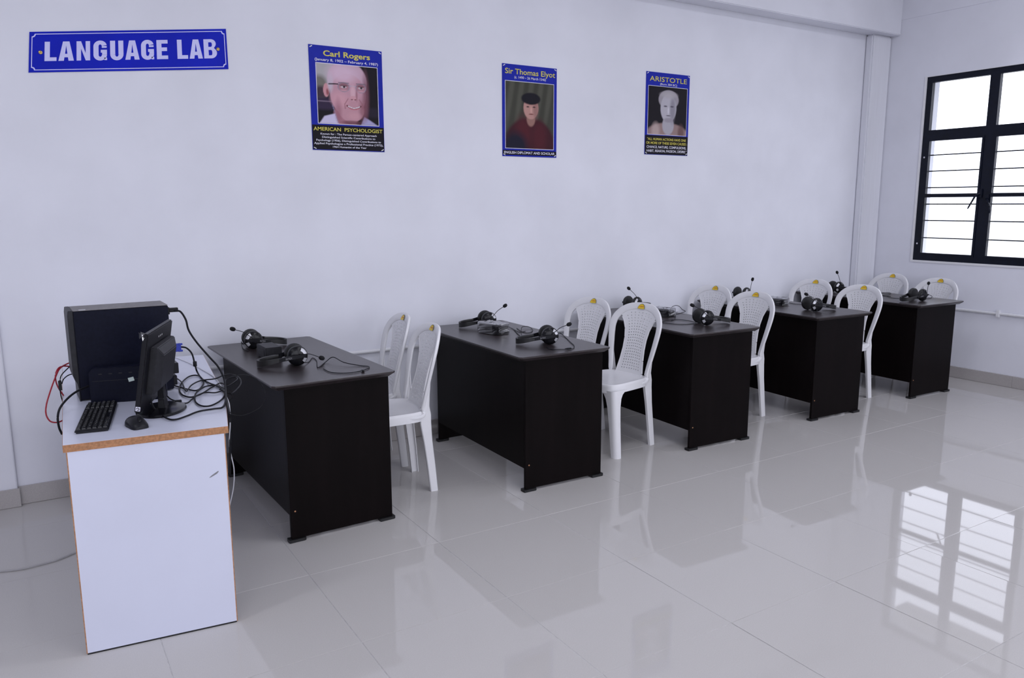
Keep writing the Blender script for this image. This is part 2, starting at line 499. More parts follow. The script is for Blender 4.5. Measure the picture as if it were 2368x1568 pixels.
# ------------------------------------------------------------------ unseen fluorescent fittings, added to brighten the walls and floor
TUBE_W = 13.5
def tube_material():
    m = bpy.data.materials.new('added_lit_tube'); m.use_nodes = True
    nt = m.node_tree; nt.nodes.remove(nt.nodes['Principled BSDF'])
    e = nt.nodes.new('ShaderNodeEmission'); e.inputs[0].default_value = (0.90, 0.92, 1.0, 1); e.inputs[1].default_value = 6.0
    nt.links.new(e.outputs[0], nt.nodes['Material Output'].inputs[0])
    return m
M_TUBE = tube_material()
def added_tube_light(x, y, label):
    r = empty('added_tube_light', (x, y, ZC), label=label, cat='ceiling light', group='added fluorescent fittings on the ceiling')
    MB().box((-0.62, -0.05, -0.045), (0.62, 0.05, -0.001)).obj('housing', M_PVC, r, bevel=0.004)
    MB().tube([(-0.59, 0, -0.065), (0.59, 0, -0.065)], 0.014, 10).obj('tube', M_TUBE, r, smooth=True)
    l = bpy.data.lights.new('added_tube_glow', 'AREA'); l.shape = 'RECTANGLE'; l.size = 1.18; l.size_y = 0.12
    l.energy = TUBE_W; l.color = (0.90, 0.92, 1.0)
    o = bpy.data.objects.new('added_tube_glow', l); COL.objects.link(o); o.parent = r; o.location = (0, 0, -0.085)
for k, yy in enumerate((-2.3, -4.6, -6.9)):
    for xx in (-1.8, 1.7, 5.1):
        added_tube_light(xx, yy, ('added unseen fluorescent fitting on the ceiling in the row along the desks', 'added unseen fluorescent fitting on the ceiling in the middle row', 'added unseen fluorescent fitting on the ceiling beside the far windows')[k])

# ------------------------------------------------------------------ text and flat print
def text_mesh(body, bold=0.0, space=1.0):
    c = bpy.data.curves.new('text', 'FONT')
    c.body = body; c.size = 1.0; c.offset = bold; c.space_character = space; c.resolution_u = 3
    o = bpy.data.objects.new('text', c); COL.objects.link(o)
    bpy.context.view_layer.update()
    me = bpy.data.meshes.new_from_object(o.evaluated_get(bpy.context.evaluated_depsgraph_get()))
    bpy.data.objects.remove(o); bpy.data.curves.remove(c)
    return me
_h = text_mesh('H'); CAP = max(v.co.y for v in _h.vertices)

def put_text(name, body, m, parent, f, u0, u1, vbase, cap, bold=0.0, space=1.0, extrude_dir=None):
    """text fitted between u0 and u1 with its baseline at vbase; f maps (u, v) to a point"""
    me = text_mesh(body, bold, space)
    xs_ = [v.co.x for v in me.vertices]; x0, x1 = min(xs_), max(xs_)
    for v in me.vertices:
        v.co = f(u0 + (v.co.x - x0) / (x1 - x0) * (u1 - u0), vbase + v.co.y / CAP * cap)
    me.materials.clear()
    return link(name, me, m, parent)

def put_words(body, m, parent, f, u0, u1, vbase, cap, bold):
    """large lettering: one part for each word"""
    def ext(t):
        me = text_mesh(t, bold); xs_ = [v.co.x for v in me.vertices]; bpy.data.meshes.remove(me)
        return min(xs_), max(xs_)
    a, b = ext(body); pos = 0
    for w in body.split():
        k = body.index(w, pos); pos = k + len(w)
        wa, wb = ext(w); pe = ext(body[:pos])[1]
        k0 = u0 + (pe - (wb - wa) - a) / (b - a) * (u1 - u0); k1 = u0 + (pe - a) / (b - a) * (u1 - u0)
        put_text('lettering', w, m, parent, f, k0, k1, vbase, cap, bold)

def flat(name, uvs, m, parent, f):
    b = MB(); b.add([f(u, v) for u, v in uvs], [tuple(range(len(uvs)))])
    me = bpy.data.meshes.new(name); me.from_pydata(b.v, [], b.f)
    return link(name, me, m, parent)

def picture(name, parent, f, u0, u1, v0, v1, paint, nx=90, ny=110):
    """printed picture: a grid whose colour attribute holds the print"""
    X, Y = np.meshgrid(np.linspace(0, 1, nx), np.linspace(0, 1, ny))
    col = paint(X, Y)
    vs = [f(u0 + (u1 - u0) * x, v0 + (v1 - v0) * y) for x, y in zip(X.ravel(), Y.ravel())]
    fs = [(j * nx + i, j * nx + i + 1, (j + 1) * nx + i + 1, (j + 1) * nx + i) for j in range(ny - 1) for i in range(nx - 1)]
    me = bpy.data.meshes.new(name); me.from_pydata(vs, [], fs)
    at = me.color_attributes.new('print', 'FLOAT_COLOR', 'POINT')
    at.data.foreach_set('color', np.concatenate([col, np.ones(col.shape[:2] + (1,))], axis=2).ravel().astype(np.float32))
    return link(name, me, M_PRINT, parent)

class Paint:
    def __init__(s, X, Y, base):
        s.X, s.Y = X, Y
        s.c = np.ones(X.shape + (3,)) * np.array(srgb(base))
    def mask(s, m, col, a=1.0):
        m = np.clip(m, 0, 1)[..., None] * a
        s.c = s.c * (1 - m) + np.array(srgb(col)) * m
    def ell(s, x, y, rx, ry, col, soft=0.15, a=1.0, rot=0.0):
        soft = soft * 0.6
        dx, dy = s.X - x, s.Y - y
        c, n = math.cos(rot), math.sin(rot)
        d = np.sqrt(((dx * c + dy * n) / rx) ** 2 + ((-dx * n + dy * c) / ry) ** 2)
        s.mask((1 + soft - d) / (2 * soft) if soft else (d < 1).astype(float), col, a)
    def poly(s, pts, col, a=1.0, soft=0.01):
        # convex polygon given counter-clockwise
        m = np.ones(s.X.shape)
        for (x0, y0), (x1, y1) in zip(pts, pts[1:] + pts[:1]):
            L = math.hypot(x1 - x0, y1 - y0)
            d = ((x1 - x0) * (s.Y - y0) - (y1 - y0) * (s.X - x0)) / L
            m = np.minimum(m, np.clip(0.5 + d / (2 * soft), 0, 1))
        s.mask(m, col, a)
    def line(s, x0, y0, x1, y1, w, col, a=1.0):
        t = np.clip(((s.X - x0) * (x1 - x0) + (s.Y - y0) * (y1 - y0)) / ((x1 - x0) ** 2 + (y1 - y0) ** 2), 0, 1)
        d = np.hypot(s.X - x0 - t * (x1 - x0), s.Y - y0 - t * (y1 - y0))
        s.mask((1.3 - d / w) / 0.6, col, a)

def paint_elder(X, Y):
    p = Paint(X, Y, (22, 17, 25))
    p.ell(0.05, 0.95, 0.26, 0.45, (176, 172, 176), 0.4); p.ell(0.04, 0.66, 0.12, 0.14, (120, 116, 110), 0.5)
    p.ell(0.06, 0.52, 0.13, 0.10, (66, 52, 62), 0.5); p.ell(0.10, 0.33, 0.3, 0.10, (52, 40, 66), 0.5); p.ell(0.10, 0.37, 0.2, 0.01, (120, 104, 124), 0.6)
    p.ell(0.9, 0.22, 0.3, 0.08, (36, 30, 46), 0.6)
    p.ell(0.45, 0.14, 0.20, 0.22, (170, 118, 132), 0.15)
    p.poly([(0.0, 0.0), (0.34, 0.0), (0.27, 0.20), (0.235, 0.32), (0.20, 0.27), (0.10, 0.12), (0.0, 0.09)], (206, 198, 228))
    p.poly([(0.70, 0.0), (0.98, 0.0), (0.86, 0.08), (0.76, 0.14)], (170, 164, 204))
    p.line(0.235, 0.32, 0.32, 0.02, 0.008, (150, 140, 170), 0.7)
    # ear, skull, jaw
    p.ell(0.145, 0.56, 0.048, 0.115, (204, 148, 156), 0.12); p.ell(0.165, 0.53, 0.022, 0.055, (150, 84, 90), 0.6)
    p.ell(0.49, 0.735, 0.325, 0.34, (200, 166, 184), 0.05)
    p.ell(0.50, 0.50, 0.295, 0.36, (196, 150, 164), 0.05); p.ell(0.545, 0.255, 0.215, 0.215, (194, 146, 158), 0.07)
    p.ell(0.215, 0.70, 0.045, 0.16, (198, 186, 200), 0.6, 0.8)                                  # thin white hair over the ear
    p.ell(0.42, 0.86, 0.22, 0.16, (220, 190, 210), 0.8, 0.8); p.ell(0.36, 0.42, 0.13, 0.11, (212, 160, 172), 0.8, 0.8)
    p.ell(0.795, 0.52, 0.05, 0.34, (126, 80, 94), 0.8, 0.8); p.ell(0.74, 0.25, 0.06, 0.18, (138, 88, 100), 0.9, 0.7)
    p.ell(0.33, 0.22, 0.05, 0.18, (152, 100, 114), 0.9, 0.6)
    # eyes behind round clear glasses
    for ex, r in ((0.43, 0.098), (0.715, 0.088)):
        p.ell(ex, 0.630, r, 0.084, (150, 140, 158), 0.06); p.ell(ex, 0.628, r * 0.86, 0.070, (176, 128, 140), 0.10)
        p.ell(ex, 0.665, r * 0.80, 0.020, (126, 84, 96), 0.7, 0.8)
        p.ell(ex, 0.632, r * 0.48, 0.020, (206, 190, 198), 0.3); p.ell(ex + 0.008, 0.634, 0.019, 0.019, (46, 30, 38), 0.3)
        p.line(ex - r * 0.5, 0.650, ex + r * 0.5, 0.648, 0.006, (84, 54, 64), 0.9)
        p.line(ex - r * 0.85, 0.700, ex + r * 0.85, 0.700, 0.008, (112, 96, 110), 0.8)
        p.ell(ex, 0.575, r * 0.6, 0.016, (206, 158, 170), 0.8, 0.7)
    p.line(0.19, 0.668, 0.335, 0.675, 0.010, (44, 34, 44)); p.line(0.53, 0.655, 0.625, 0.655, 0.007, (176, 164, 182))
    # nose
    p.ell(0.580, 0.545, 0.040, 0.12, (216, 174, 186), 0.6, 0.9); p.ell(0.585, 0.455, 0.062, 0.036, (208, 156, 166), 0.4)
    p.ell(0.640, 0.50, 0.016, 0.09, (150, 98, 110), 0.8, 0.7); p.ell(0.560, 0.428, 0.018, 0.008, (112, 62, 70), 0.5); p.ell(0.615, 0.428, 0.018, 0.008, (112, 62, 70), 0.5)
    # smile with folds
    for a, b in (((0.495, 0.435), (0.440, 0.345)), ((0.440, 0.345), (0.445, 0.265)), ((0.680, 0.435), (0.735, 0.350)), ((0.735, 0.350), (0.735, 0.275))):
        p.line(*a, *b, 0.007, (150, 96, 108), 0.75)
    q = [(0.475 + 0.23 * k / 12, 0.318 - 0.040 * math.sin(PI * k / 12)) for k in range(13)]
    for (xa, ya), (xb, yb) in zip(q, q[1:]): p.line(xa, ya, xb, yb, 0.013, (108, 52, 62))
    for (xa, ya), (xb, yb) in zip(q[1:-1], q[2:-1]): p.line(xa, ya + 0.004, xb, yb + 0.004, 0.008, (226, 214, 222))
    for (xa, ya), (xb, yb) in zip(q[2:-2], q[3:-2]): p.line(xa, ya - 0.020, xb, yb - 0.020, 0.009, (188, 112, 122), 0.9)
    p.ell(0.59, 0.145, 0.10, 0.06, (206, 156, 166), 0.8, 0.7); p.ell(0.55, 0.03, 0.16, 0.035, (110, 66, 78), 0.6, 0.8)
    return p.c

def paint_sitter(X, Y):
    # plain generic stand-in: a sitter in dark red before a dull green backdrop
    p = Paint(X, Y, (64, 64, 56))
    for k in range(5):
        p.ell(0.1 + 0.2 * k, 0.8, 0.05, 0.5, (92, 92, 82), 0.8, 0.6, rot=-0.2)
    p.ell(0.5, 0.05, 0.52, 0.42, (62, 24, 34), 0.1); p.ell(0.36, 0.22, 0.16, 0.26, (84, 30, 40), 0.7, 0.8); p.ell(0.70, 0.18, 0.14, 0.24, (84, 30, 40), 0.7, 0.7)
    p.ell(0.2, 0.02, 0.24, 0.22, (28, 26, 44), 0.5)
    p.ell(0.52, 0.46, 0.09, 0.12, (150, 112, 104), 0.2)
    p.ell(0.52, 0.62, 0.155, 0.17, (186, 142, 134), 0.08); p.ell(0.62, 0.60, 0.05, 0.14, (134, 94, 92), 0.7, 0.6)
    p.ell(0.52, 0.76, 0.20, 0.09, (22, 20, 30), 0.15)
    for ex in (0.455, 0.585): p.ell(ex, 0.635, 0.030, 0.010, (54, 36, 40), 0.5)
    p.ell(0.525, 0.585, 0.018, 0.045, (206, 160, 150), 0.6); p.ell(0.525, 0.525, 0.05, 0.009, (120, 66, 66), 0.5)
    return p.c

def paint_bust(X, Y):
    # plain generic stand-in: a pale stone head on black
    p = Paint(X, Y, (24, 20, 28))
    p.ell(0.5, -0.02, 0.56, 0.27, (150, 126, 124), 0.12); p.ell(0.2, 0.08, 0.10, 0.16, (186, 166, 164), 0.6, 0.8); p.ell(0.86, 0.06, 0.08, 0.16, (104, 76, 76), 0.6, 0.8)
    p.ell(0.52, 0.20, 0.15, 0.20, (172, 168, 178), 0.15)
    p.ell(0.52, 0.74, 0.26, 0.20, (158, 152, 160), 0.08)
    p.ell(0.52, 0.56, 0.205, 0.30, (182, 178, 188), 0.08); p.ell(0.63, 0.54, 0.07, 0.26, (124, 120, 132), 0.7, 0.7)
    p.ell(0.52, 0.84, 0.20, 0.07, (176, 170, 176), 0.6, 0.8)
    for ex in (0.44, 0.61): p.ell(ex, 0.60, 0.045, 0.016, (92, 86, 100), 0.5)
    p.ell(0.52, 0.51, 0.022, 0.075, (206, 202, 212), 0.6); p.ell(0.52, 0.405, 0.06, 0.010, (84, 78, 90), 0.5)
    p.ell(0.52, 0.31, 0.11, 0.05, (146, 140, 150), 0.5, 0.8)
    return p.c

def poster(name, x0, x1, z0, z1, label, photo, paint, band, texts, white_line=0.008):
    W_, H_ = x1 - x0, z1 - z0
    root = empty(name, (x0, 0.0, z0), label=label, cat='poster')
    lift = [0.004]
    def f_at(d): return lambda u, v: (u * W_, -d, v * H_)
    sheet = MB().box((0, -0.004, 0), (W_, -0.0005, H_)).obj('sheet', M_BLUE, root)
    flat('text_band', [(0.004, band[0]), (0.996, band[0]), (0.996, band[1]), (0.004, band[1])], M_PBLACK, root, f_at(0.0043))
    u0, u1, v0, v1 = photo
    bu, bv = white_line, white_line * W_ / H_
    flat('picture_border', [(u0 - bu, v0 - bv), (u1 + bu, v0 - bv), (u1 + bu, v1 + bv), (u0 - bu, v1 + bv)], M_PWHITE, root, f_at(0.0046))
    picture('picture', root, f_at(0.0050), u0, u1, v0, v1, paint)
    for body, m, a, b, base, cap, bold in texts:
        if cap > 0.030: put_words(body, m, root, f_at(0.0052), a, b, base, cap, bold)
        else: put_text('small_print', body, m, root, f_at(0.0052), a, b, base, cap, bold)['kind'] = 'stuff'
    for i, (u, v) in enumerate(((0.03, 0.982), (0.97, 0.982), (0.03, 0.018), (0.97, 0.018))):
        s = 1 if i in (0, 3) else -1
        MB().tube([(u * W_ - 0.007, -0.0055, v * H_ - 0.004 * s), (u * W_ + 0.007, -0.0055, v * H_ + 0.004 * s)], 0.0028, 6).obj('corner_tie', M_PIN, root, smooth=True)
    return root
poster('wall_poster', 0.977, 1.426, 1.840, 2.430, 'blue poster showing an elderly smiling man in glasses and white shirt', (0.09, 0.925, 0.262, 0.832), paint_elder, (0.006, 0.243), [
    ('Carl Rogers', M_PYEL, 0.19, 0.83, 0.905, 0.050, 0.022), ('(January 8, 1902 \u2013 February 4, 1987)', M_PWHITE, 0.075, 0.94, 0.856, 0.024, 0.012),
    ('AMERICAN  PSYCHOLOGIST', M_PYEL, 0.02, 0.975, 0.189, 0.034, 0.012),
    ('Known for : The Person-centered Approach', M_PWHITE, 0.11, 0.89, 0.150, 0.018, 0.014), ('Distinguished Scientific Contributions to', M_PWHITE, 0.13, 0.87, 0.119, 0.018, 0.014),
    ('Psychology (1956), Distinguished Contributions to', M_PWHITE, 0.05, 0.95, 0.088, 0.018, 0.014), ('Applied Psychologyas a Professional Practice (1972),', M_PWHITE, 0.02, 0.98, 0.057, 0.018, 0.014),
    ('1964 Humanist of the Year', M_PWHITE, 0.27, 0.74, 0.026, 0.018, 0.014)])
poster('wall_poster', 2.274, 2.713, 1.841, 2.438, 'blue poster with a dark red robed sitter above a thin black strip', (0.055, 0.94, 0.092, 0.818), paint_sitter, (0.016, 0.068), [
    ('Sir Thomas Elyot', M_PYEL, 0.05, 0.965, 0.898, 0.056, 0.010), ('(c. 1490 \u2013 26 March 1546)', M_PWHITE, 0.215, 0.79, 0.852, 0.026, 0.006),
    ('ENGLISH DIPLOMAT AND SCHOLAR', M_PWHITE, 0.025, 0.965, 0.030, 0.026, 0.016)])
poster('wall_poster', 3.522, 3.961, 1.890, 2.490, 'blue poster with a pale stone bust on black, next to the window corner', (0.055, 0.945, 0.25, 0.832), paint_bust, (0.004, 0.236), [
    ('ARISTOTLE', M_PYEL, 0.075, 0.93, 0.892, 0.056, 0.004), ('(Born 384 BC)', M_PWHITE, 0.31, 0.70, 0.851, 0.024, 0.006),
    ('"ALL HUMAN ACTIONS HAVE ONE', M_PYEL, 0.05, 0.95, 0.176, 0.029, 0.012), ('OR MORE OF THESE SEVEN CAUSES :', M_PYEL, 0.03, 0.98, 0.129, 0.029, 0.012),
    ('CHANCE, NATURE, COMPULSIONS,', M_PWHITE, 0.04, 0.96, 0.080, 0.029, 0.012), ('HABIT, REASON, PASSION, DESIRE."', M_PWHITE, 0.04, 0.97, 0.032, 0.029, 0.012)])

# ------------------------------------------------------------------ sign plate
def sign_plate():
    cs = [on(66, 168, 1, 0.0), on(528, 160, 1, 0.0), on(522, 67, 1, 0.0), on(68, 74, 1, 0.0)]      # BL BR TR TL on the wall
    o0 = cs[0].copy()
    q = [np.array([c[0] - o0[0], c[2] - o0[2]]) for c in cs]
    root = empty('name_plate', tuple(o0), label='blue name plate reading LANGUAGE LAB in white capitals', cat='sign')
    def f_at(d):
        def f(u, v):
            p = q[0] * (1 - u) * (1 - v) + q[1] * u * (1 - v) + q[2] * u * v + q[3] * (1 - u) * v
            return (p[0], -d, p[1])
        return f
    f0, f1 = f_at(0.0005), f_at(0.004)
    uv = [(0, 0), (1, 0), (1, 1), (0, 1)]
    MB().add([f0(*p) for p in uv] + [f1(*p) for p in uv], [(0, 1, 2, 3), (4, 5, 6, 7), (0, 1, 5, 4), (1, 2, 6, 5), (2, 3, 7, 6), (3, 0, 4, 7)]).obj('plate', M_SIGN, root)
    asp = 4.75
    def loop(iu, rc):
        pts = []
        iv = iu * asp
        for cx, cy, a0 in ((iu, iv, 90), (1 - iu, iv, 180), (1 - iu, 1 - iv, 270), (iu, 1 - iv, 0)):
            for k in range(7):
                a = math.radians(a0 - k * 15)
                pts.append((cx + rc * math.cos(a), cy + rc * asp * math.sin(a)))
        return pts
    o_, i_ = loop(0.0105, 0.0135), loop(0.0145, 0.0145)
    b = MB(); f = f_at(0.0044); n = len(o_)
    b.add([f(*p) for p in o_] + [f(*p) for p in i_], [(k, (k + 1) % n, n + (k + 1) % n, n + k) for k in range(n)])
    b.obj('border_line', M_SIGNW, root)
    # letters as strokes on a unit cell (x 0..1, y 0..1)
    def arc(cx, cy, rx, ry, a0, a1, n=12):
        return [(cx + rx * math.cos(math.radians(a0 + (a1 - a0) * k / n)), cy + ry * math.sin(math.radians(a0 + (a1 - a0) * k / n))) for k in range(n + 1)]
    def strip(outer, inner):
        return [(outer[k], outer[k + 1], inner[k + 1], inner[k]) for k in range(len(outer) - 1)]
    s, t = 0.44, 0.19
    def rect(x0, y0, x1, y1): return [((x0, y0), (x1, y0), (x1, y1), (x0, y1))]
    L = rect(0, 0, s, 1) + rect(s, 0, 1, t)
    def ed(y): return 0.29 * y                     # outer slope of the A
    A = [((0, 0), (0.35, 0), (0.385, 0.18), (ed(0.18), 0.18)), ((0.65, 0), (1, 0), (1 - ed(0.18), 0.18), (0.615, 0.18)),
         ((ed(0.18), 0.18), (1 - ed(0.18), 0.18), (1 - ed(0.36), 0.36), (ed(0.36), 0.36)),
         ((ed(0.36), 0.36), (0.425, 0.36), (0.5, 0.80), (ed(0.80), 0.80)), ((0.575, 0.36), (1 - ed(0.36), 0.36), (1 - ed(0.80), 0.80), (0.5, 0.80)),
         ((ed(0.80), 0.80), (1 - ed(0.80), 0.80), (0.71, 1), (0.29, 1))]
    N = rect(0, 0, 0.33, 1) + rect(0.67, 0, 1, 1) + [((0.33, 0.62), (0.67, 0), (0.67, 0.38), (0.33, 1))]
    U = rect(0, 0.28, 0.38, 1) + rect(0.62, 0.28, 1, 1) + strip(arc(0.5, 0.29, 0.5, 0.31, 180, 360), arc(0.5, 0.27, 0.12, 0.10, 180, 360))
    G = strip(arc(0.5, 0.72, 0.5, 0.30, 12, 180), arc(0.5, 0.72, 0.12, 0.10, 12, 180)) + rect(0, 0.28, 0.38, 0.72) + strip(arc(0.5, 0.28, 0.5, 0.30, 180, 360), arc(0.5, 0.28, 0.12, 0.10, 180, 360)) \
        + rect(0.62, 0.64, 0.985, 0.735) + rect(0.54, 0.39, 1.0, 0.54) + rect(0.64, 0.285, 1.0, 0.39) + rect(0.80, 0.0, 1.0, 0.13)
    E_ = rect(0, 0, s, 1) + rect(s, 0, 1, t) + rect(s, 1 - t, 1, 1) + rect(s, 0.42, 0.93, 0.61)
    B_ = rect(0, 0, 0.36, 1) + rect(0.36, 0, 0.56, 0.16) + rect(0.36, 0.84, 0.56, 1) + rect(0.36, 0.44, 0.56, 0.60) \
        + strip(arc(0.56, 0.76, 0.38, 0.24, -50, 90), arc(0.56, 0.72, 0.08, 0.12, -50, 90)) + strip(arc(0.56, 0.28, 0.44, 0.28, -90, 58), arc(0.56, 0.30, 0.08, 0.14, -90, 58)) + [((0.56, 0.44), (0.602, 0.419), (0.793, 0.517), (0.804, 0.576)), ((0.56, 0.44), (0.804, 0.576), (0.611, 0.628), (0.56, 0.60))]
    cells = [(L, 272, 387), (A, 405, 556), (N, 582, 717), (G, 750, 887), (U, 920, 1057), (A, 1075, 1225), (G, 1243, 1380), (E_, 1410, 1532), (L, 1635, 1753), (A, 1770, 1920), (B_, 1935, 2085)]
    for qs, xa, xb in cells:
        ua, ub = (xa - 125) / 2082, (xb - 125) / 2082
        b = MB(); g = f_at(0.0046)
        for quad in qs:
            b.add([g(ua + x * (ub - ua), 0.275 + 0.475 * y) for x, y in quad], [(0, 1, 2, 3)])
        b.obj('letter', M_SIGNW, root)
    for u, v in ((0.052, 0.49), (0.948, 0.50)):
        p = f_at(0.0045)(u, v)
        sc_ = MB().lathe([(0.009, 0), (0.008, -0.002), (0.004, -0.0035), (0.0005, -0.004)], p, 'y', 14).obj('screw', M_BRASS, root, smooth=True)
        MB().box((p[0] - 0.0065, p[1] - 0.0044, p[2] - 0.001), (p[0] + 0.0065, p[1] - 0.0030, p[2] + 0.001)).obj('screw_slot', M_BLACK, sc_)
sign_plate()

# ------------------------------------------------------------------ student desks
DW, DL, DH = 0.584, 1.203, 0.75
DESKS = [(0.3384, -1.2804, 0.03139), (1.5834, -1.3116, -0.01746), (2.8322, -1.2568, -0.03823), (4.0458, -1.2217, -0.04336), (5.2452, -1.2213, -0.03402)]
DESK_LABEL = ['dark brown laminate desk standing next to the white computer table, small black box on it',
              'dark brown laminate desk with a film-wrapped black box, second from the computer table',
              'dark brown laminate desk in the middle of the row of five desks',
              'dark brown laminate desk, second from the window wall',
              'dark brown laminate desk at the end of the row beside the window wall']
def make_desk():
    r = empty('student_desk')
    # top with clipped corners and a bevelled underside
    def outline(i, c):
        x0, y0, x1, y1 = i, i, DW - i, DL - i
        return [(x0 + c, y0), (x1 - c, y0), (x1, y0 + c), (x1, y1 - c), (x1 - c, y1), (x0 + c, y1), (x0, y1 - c), (x0, y0 + c)]
    b = MB()
    b.loft([[(x, y, DH - 0.026) for x, y in outline(0.022, 0.010)], [(x, y, DH - 0.009) for x, y in outline(0.001, 0.014)],
            [(x, y, DH - 0.002) for x, y in outline(0.0, 0.014)], [(x, y, DH) for x, y in outline(0.002, 0.014)]])
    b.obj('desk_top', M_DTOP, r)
    a, bb, c, t = 0.068, 0.014, 0.0605, 0.018
    for y in (c, DL - c - t):
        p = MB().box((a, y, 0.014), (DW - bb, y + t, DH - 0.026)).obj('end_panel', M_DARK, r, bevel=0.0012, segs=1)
        for fx in (a - 0.012, DW - bb - 0.066):
            ft = MB().prism([(fx, y - 0.012), (fx + 0.070, y - 0.012), (fx + 0.078, y - 0.006), (fx + 0.078, y + t + 0.006), (fx + 0.070, y + t + 0.012), (fx, y + t + 0.012), (fx - 0.002, y + t), (fx - 0.002, y)], 0.0005, 0.014)
            ft.obj('foot', M_RUBBER, p)
        if y == c:
            MB().lathe([(0.0045, 0.001), (0.004, -0.0012), (0.0005, -0.0016)], (a + 0.022, y, 0.145), 'y', 8).obj('screw_cap', M_PART, p)
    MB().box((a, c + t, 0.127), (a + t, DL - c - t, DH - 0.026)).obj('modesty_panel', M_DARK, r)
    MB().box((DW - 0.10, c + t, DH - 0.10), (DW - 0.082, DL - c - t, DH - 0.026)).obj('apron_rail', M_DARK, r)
    return r
desk0 = make_desk()
for k, (x, y, th) in enumerate(DESKS):
    d = desk0 if k == 0 else copy_tree(desk0)
    d.location = (x, y, 0); d.rotation_euler = (0, 0, th)
    tag(d, DESK_LABEL[k], 'desk', 'row of dark student desks')

# ------------------------------------------------------------------ plastic chairs (local +x is the back, sitter faces -x)
SEAT_Z = 0.447
def back_x(u, z):
    return 0.155 + 0.118 * max(0.0, (z - 0.42) / 0.47) ** 1.1 - 0.85 * u * u + 0.03 * max(0.0, (z - 0.83) / 0.06) ** 2 * 0.3

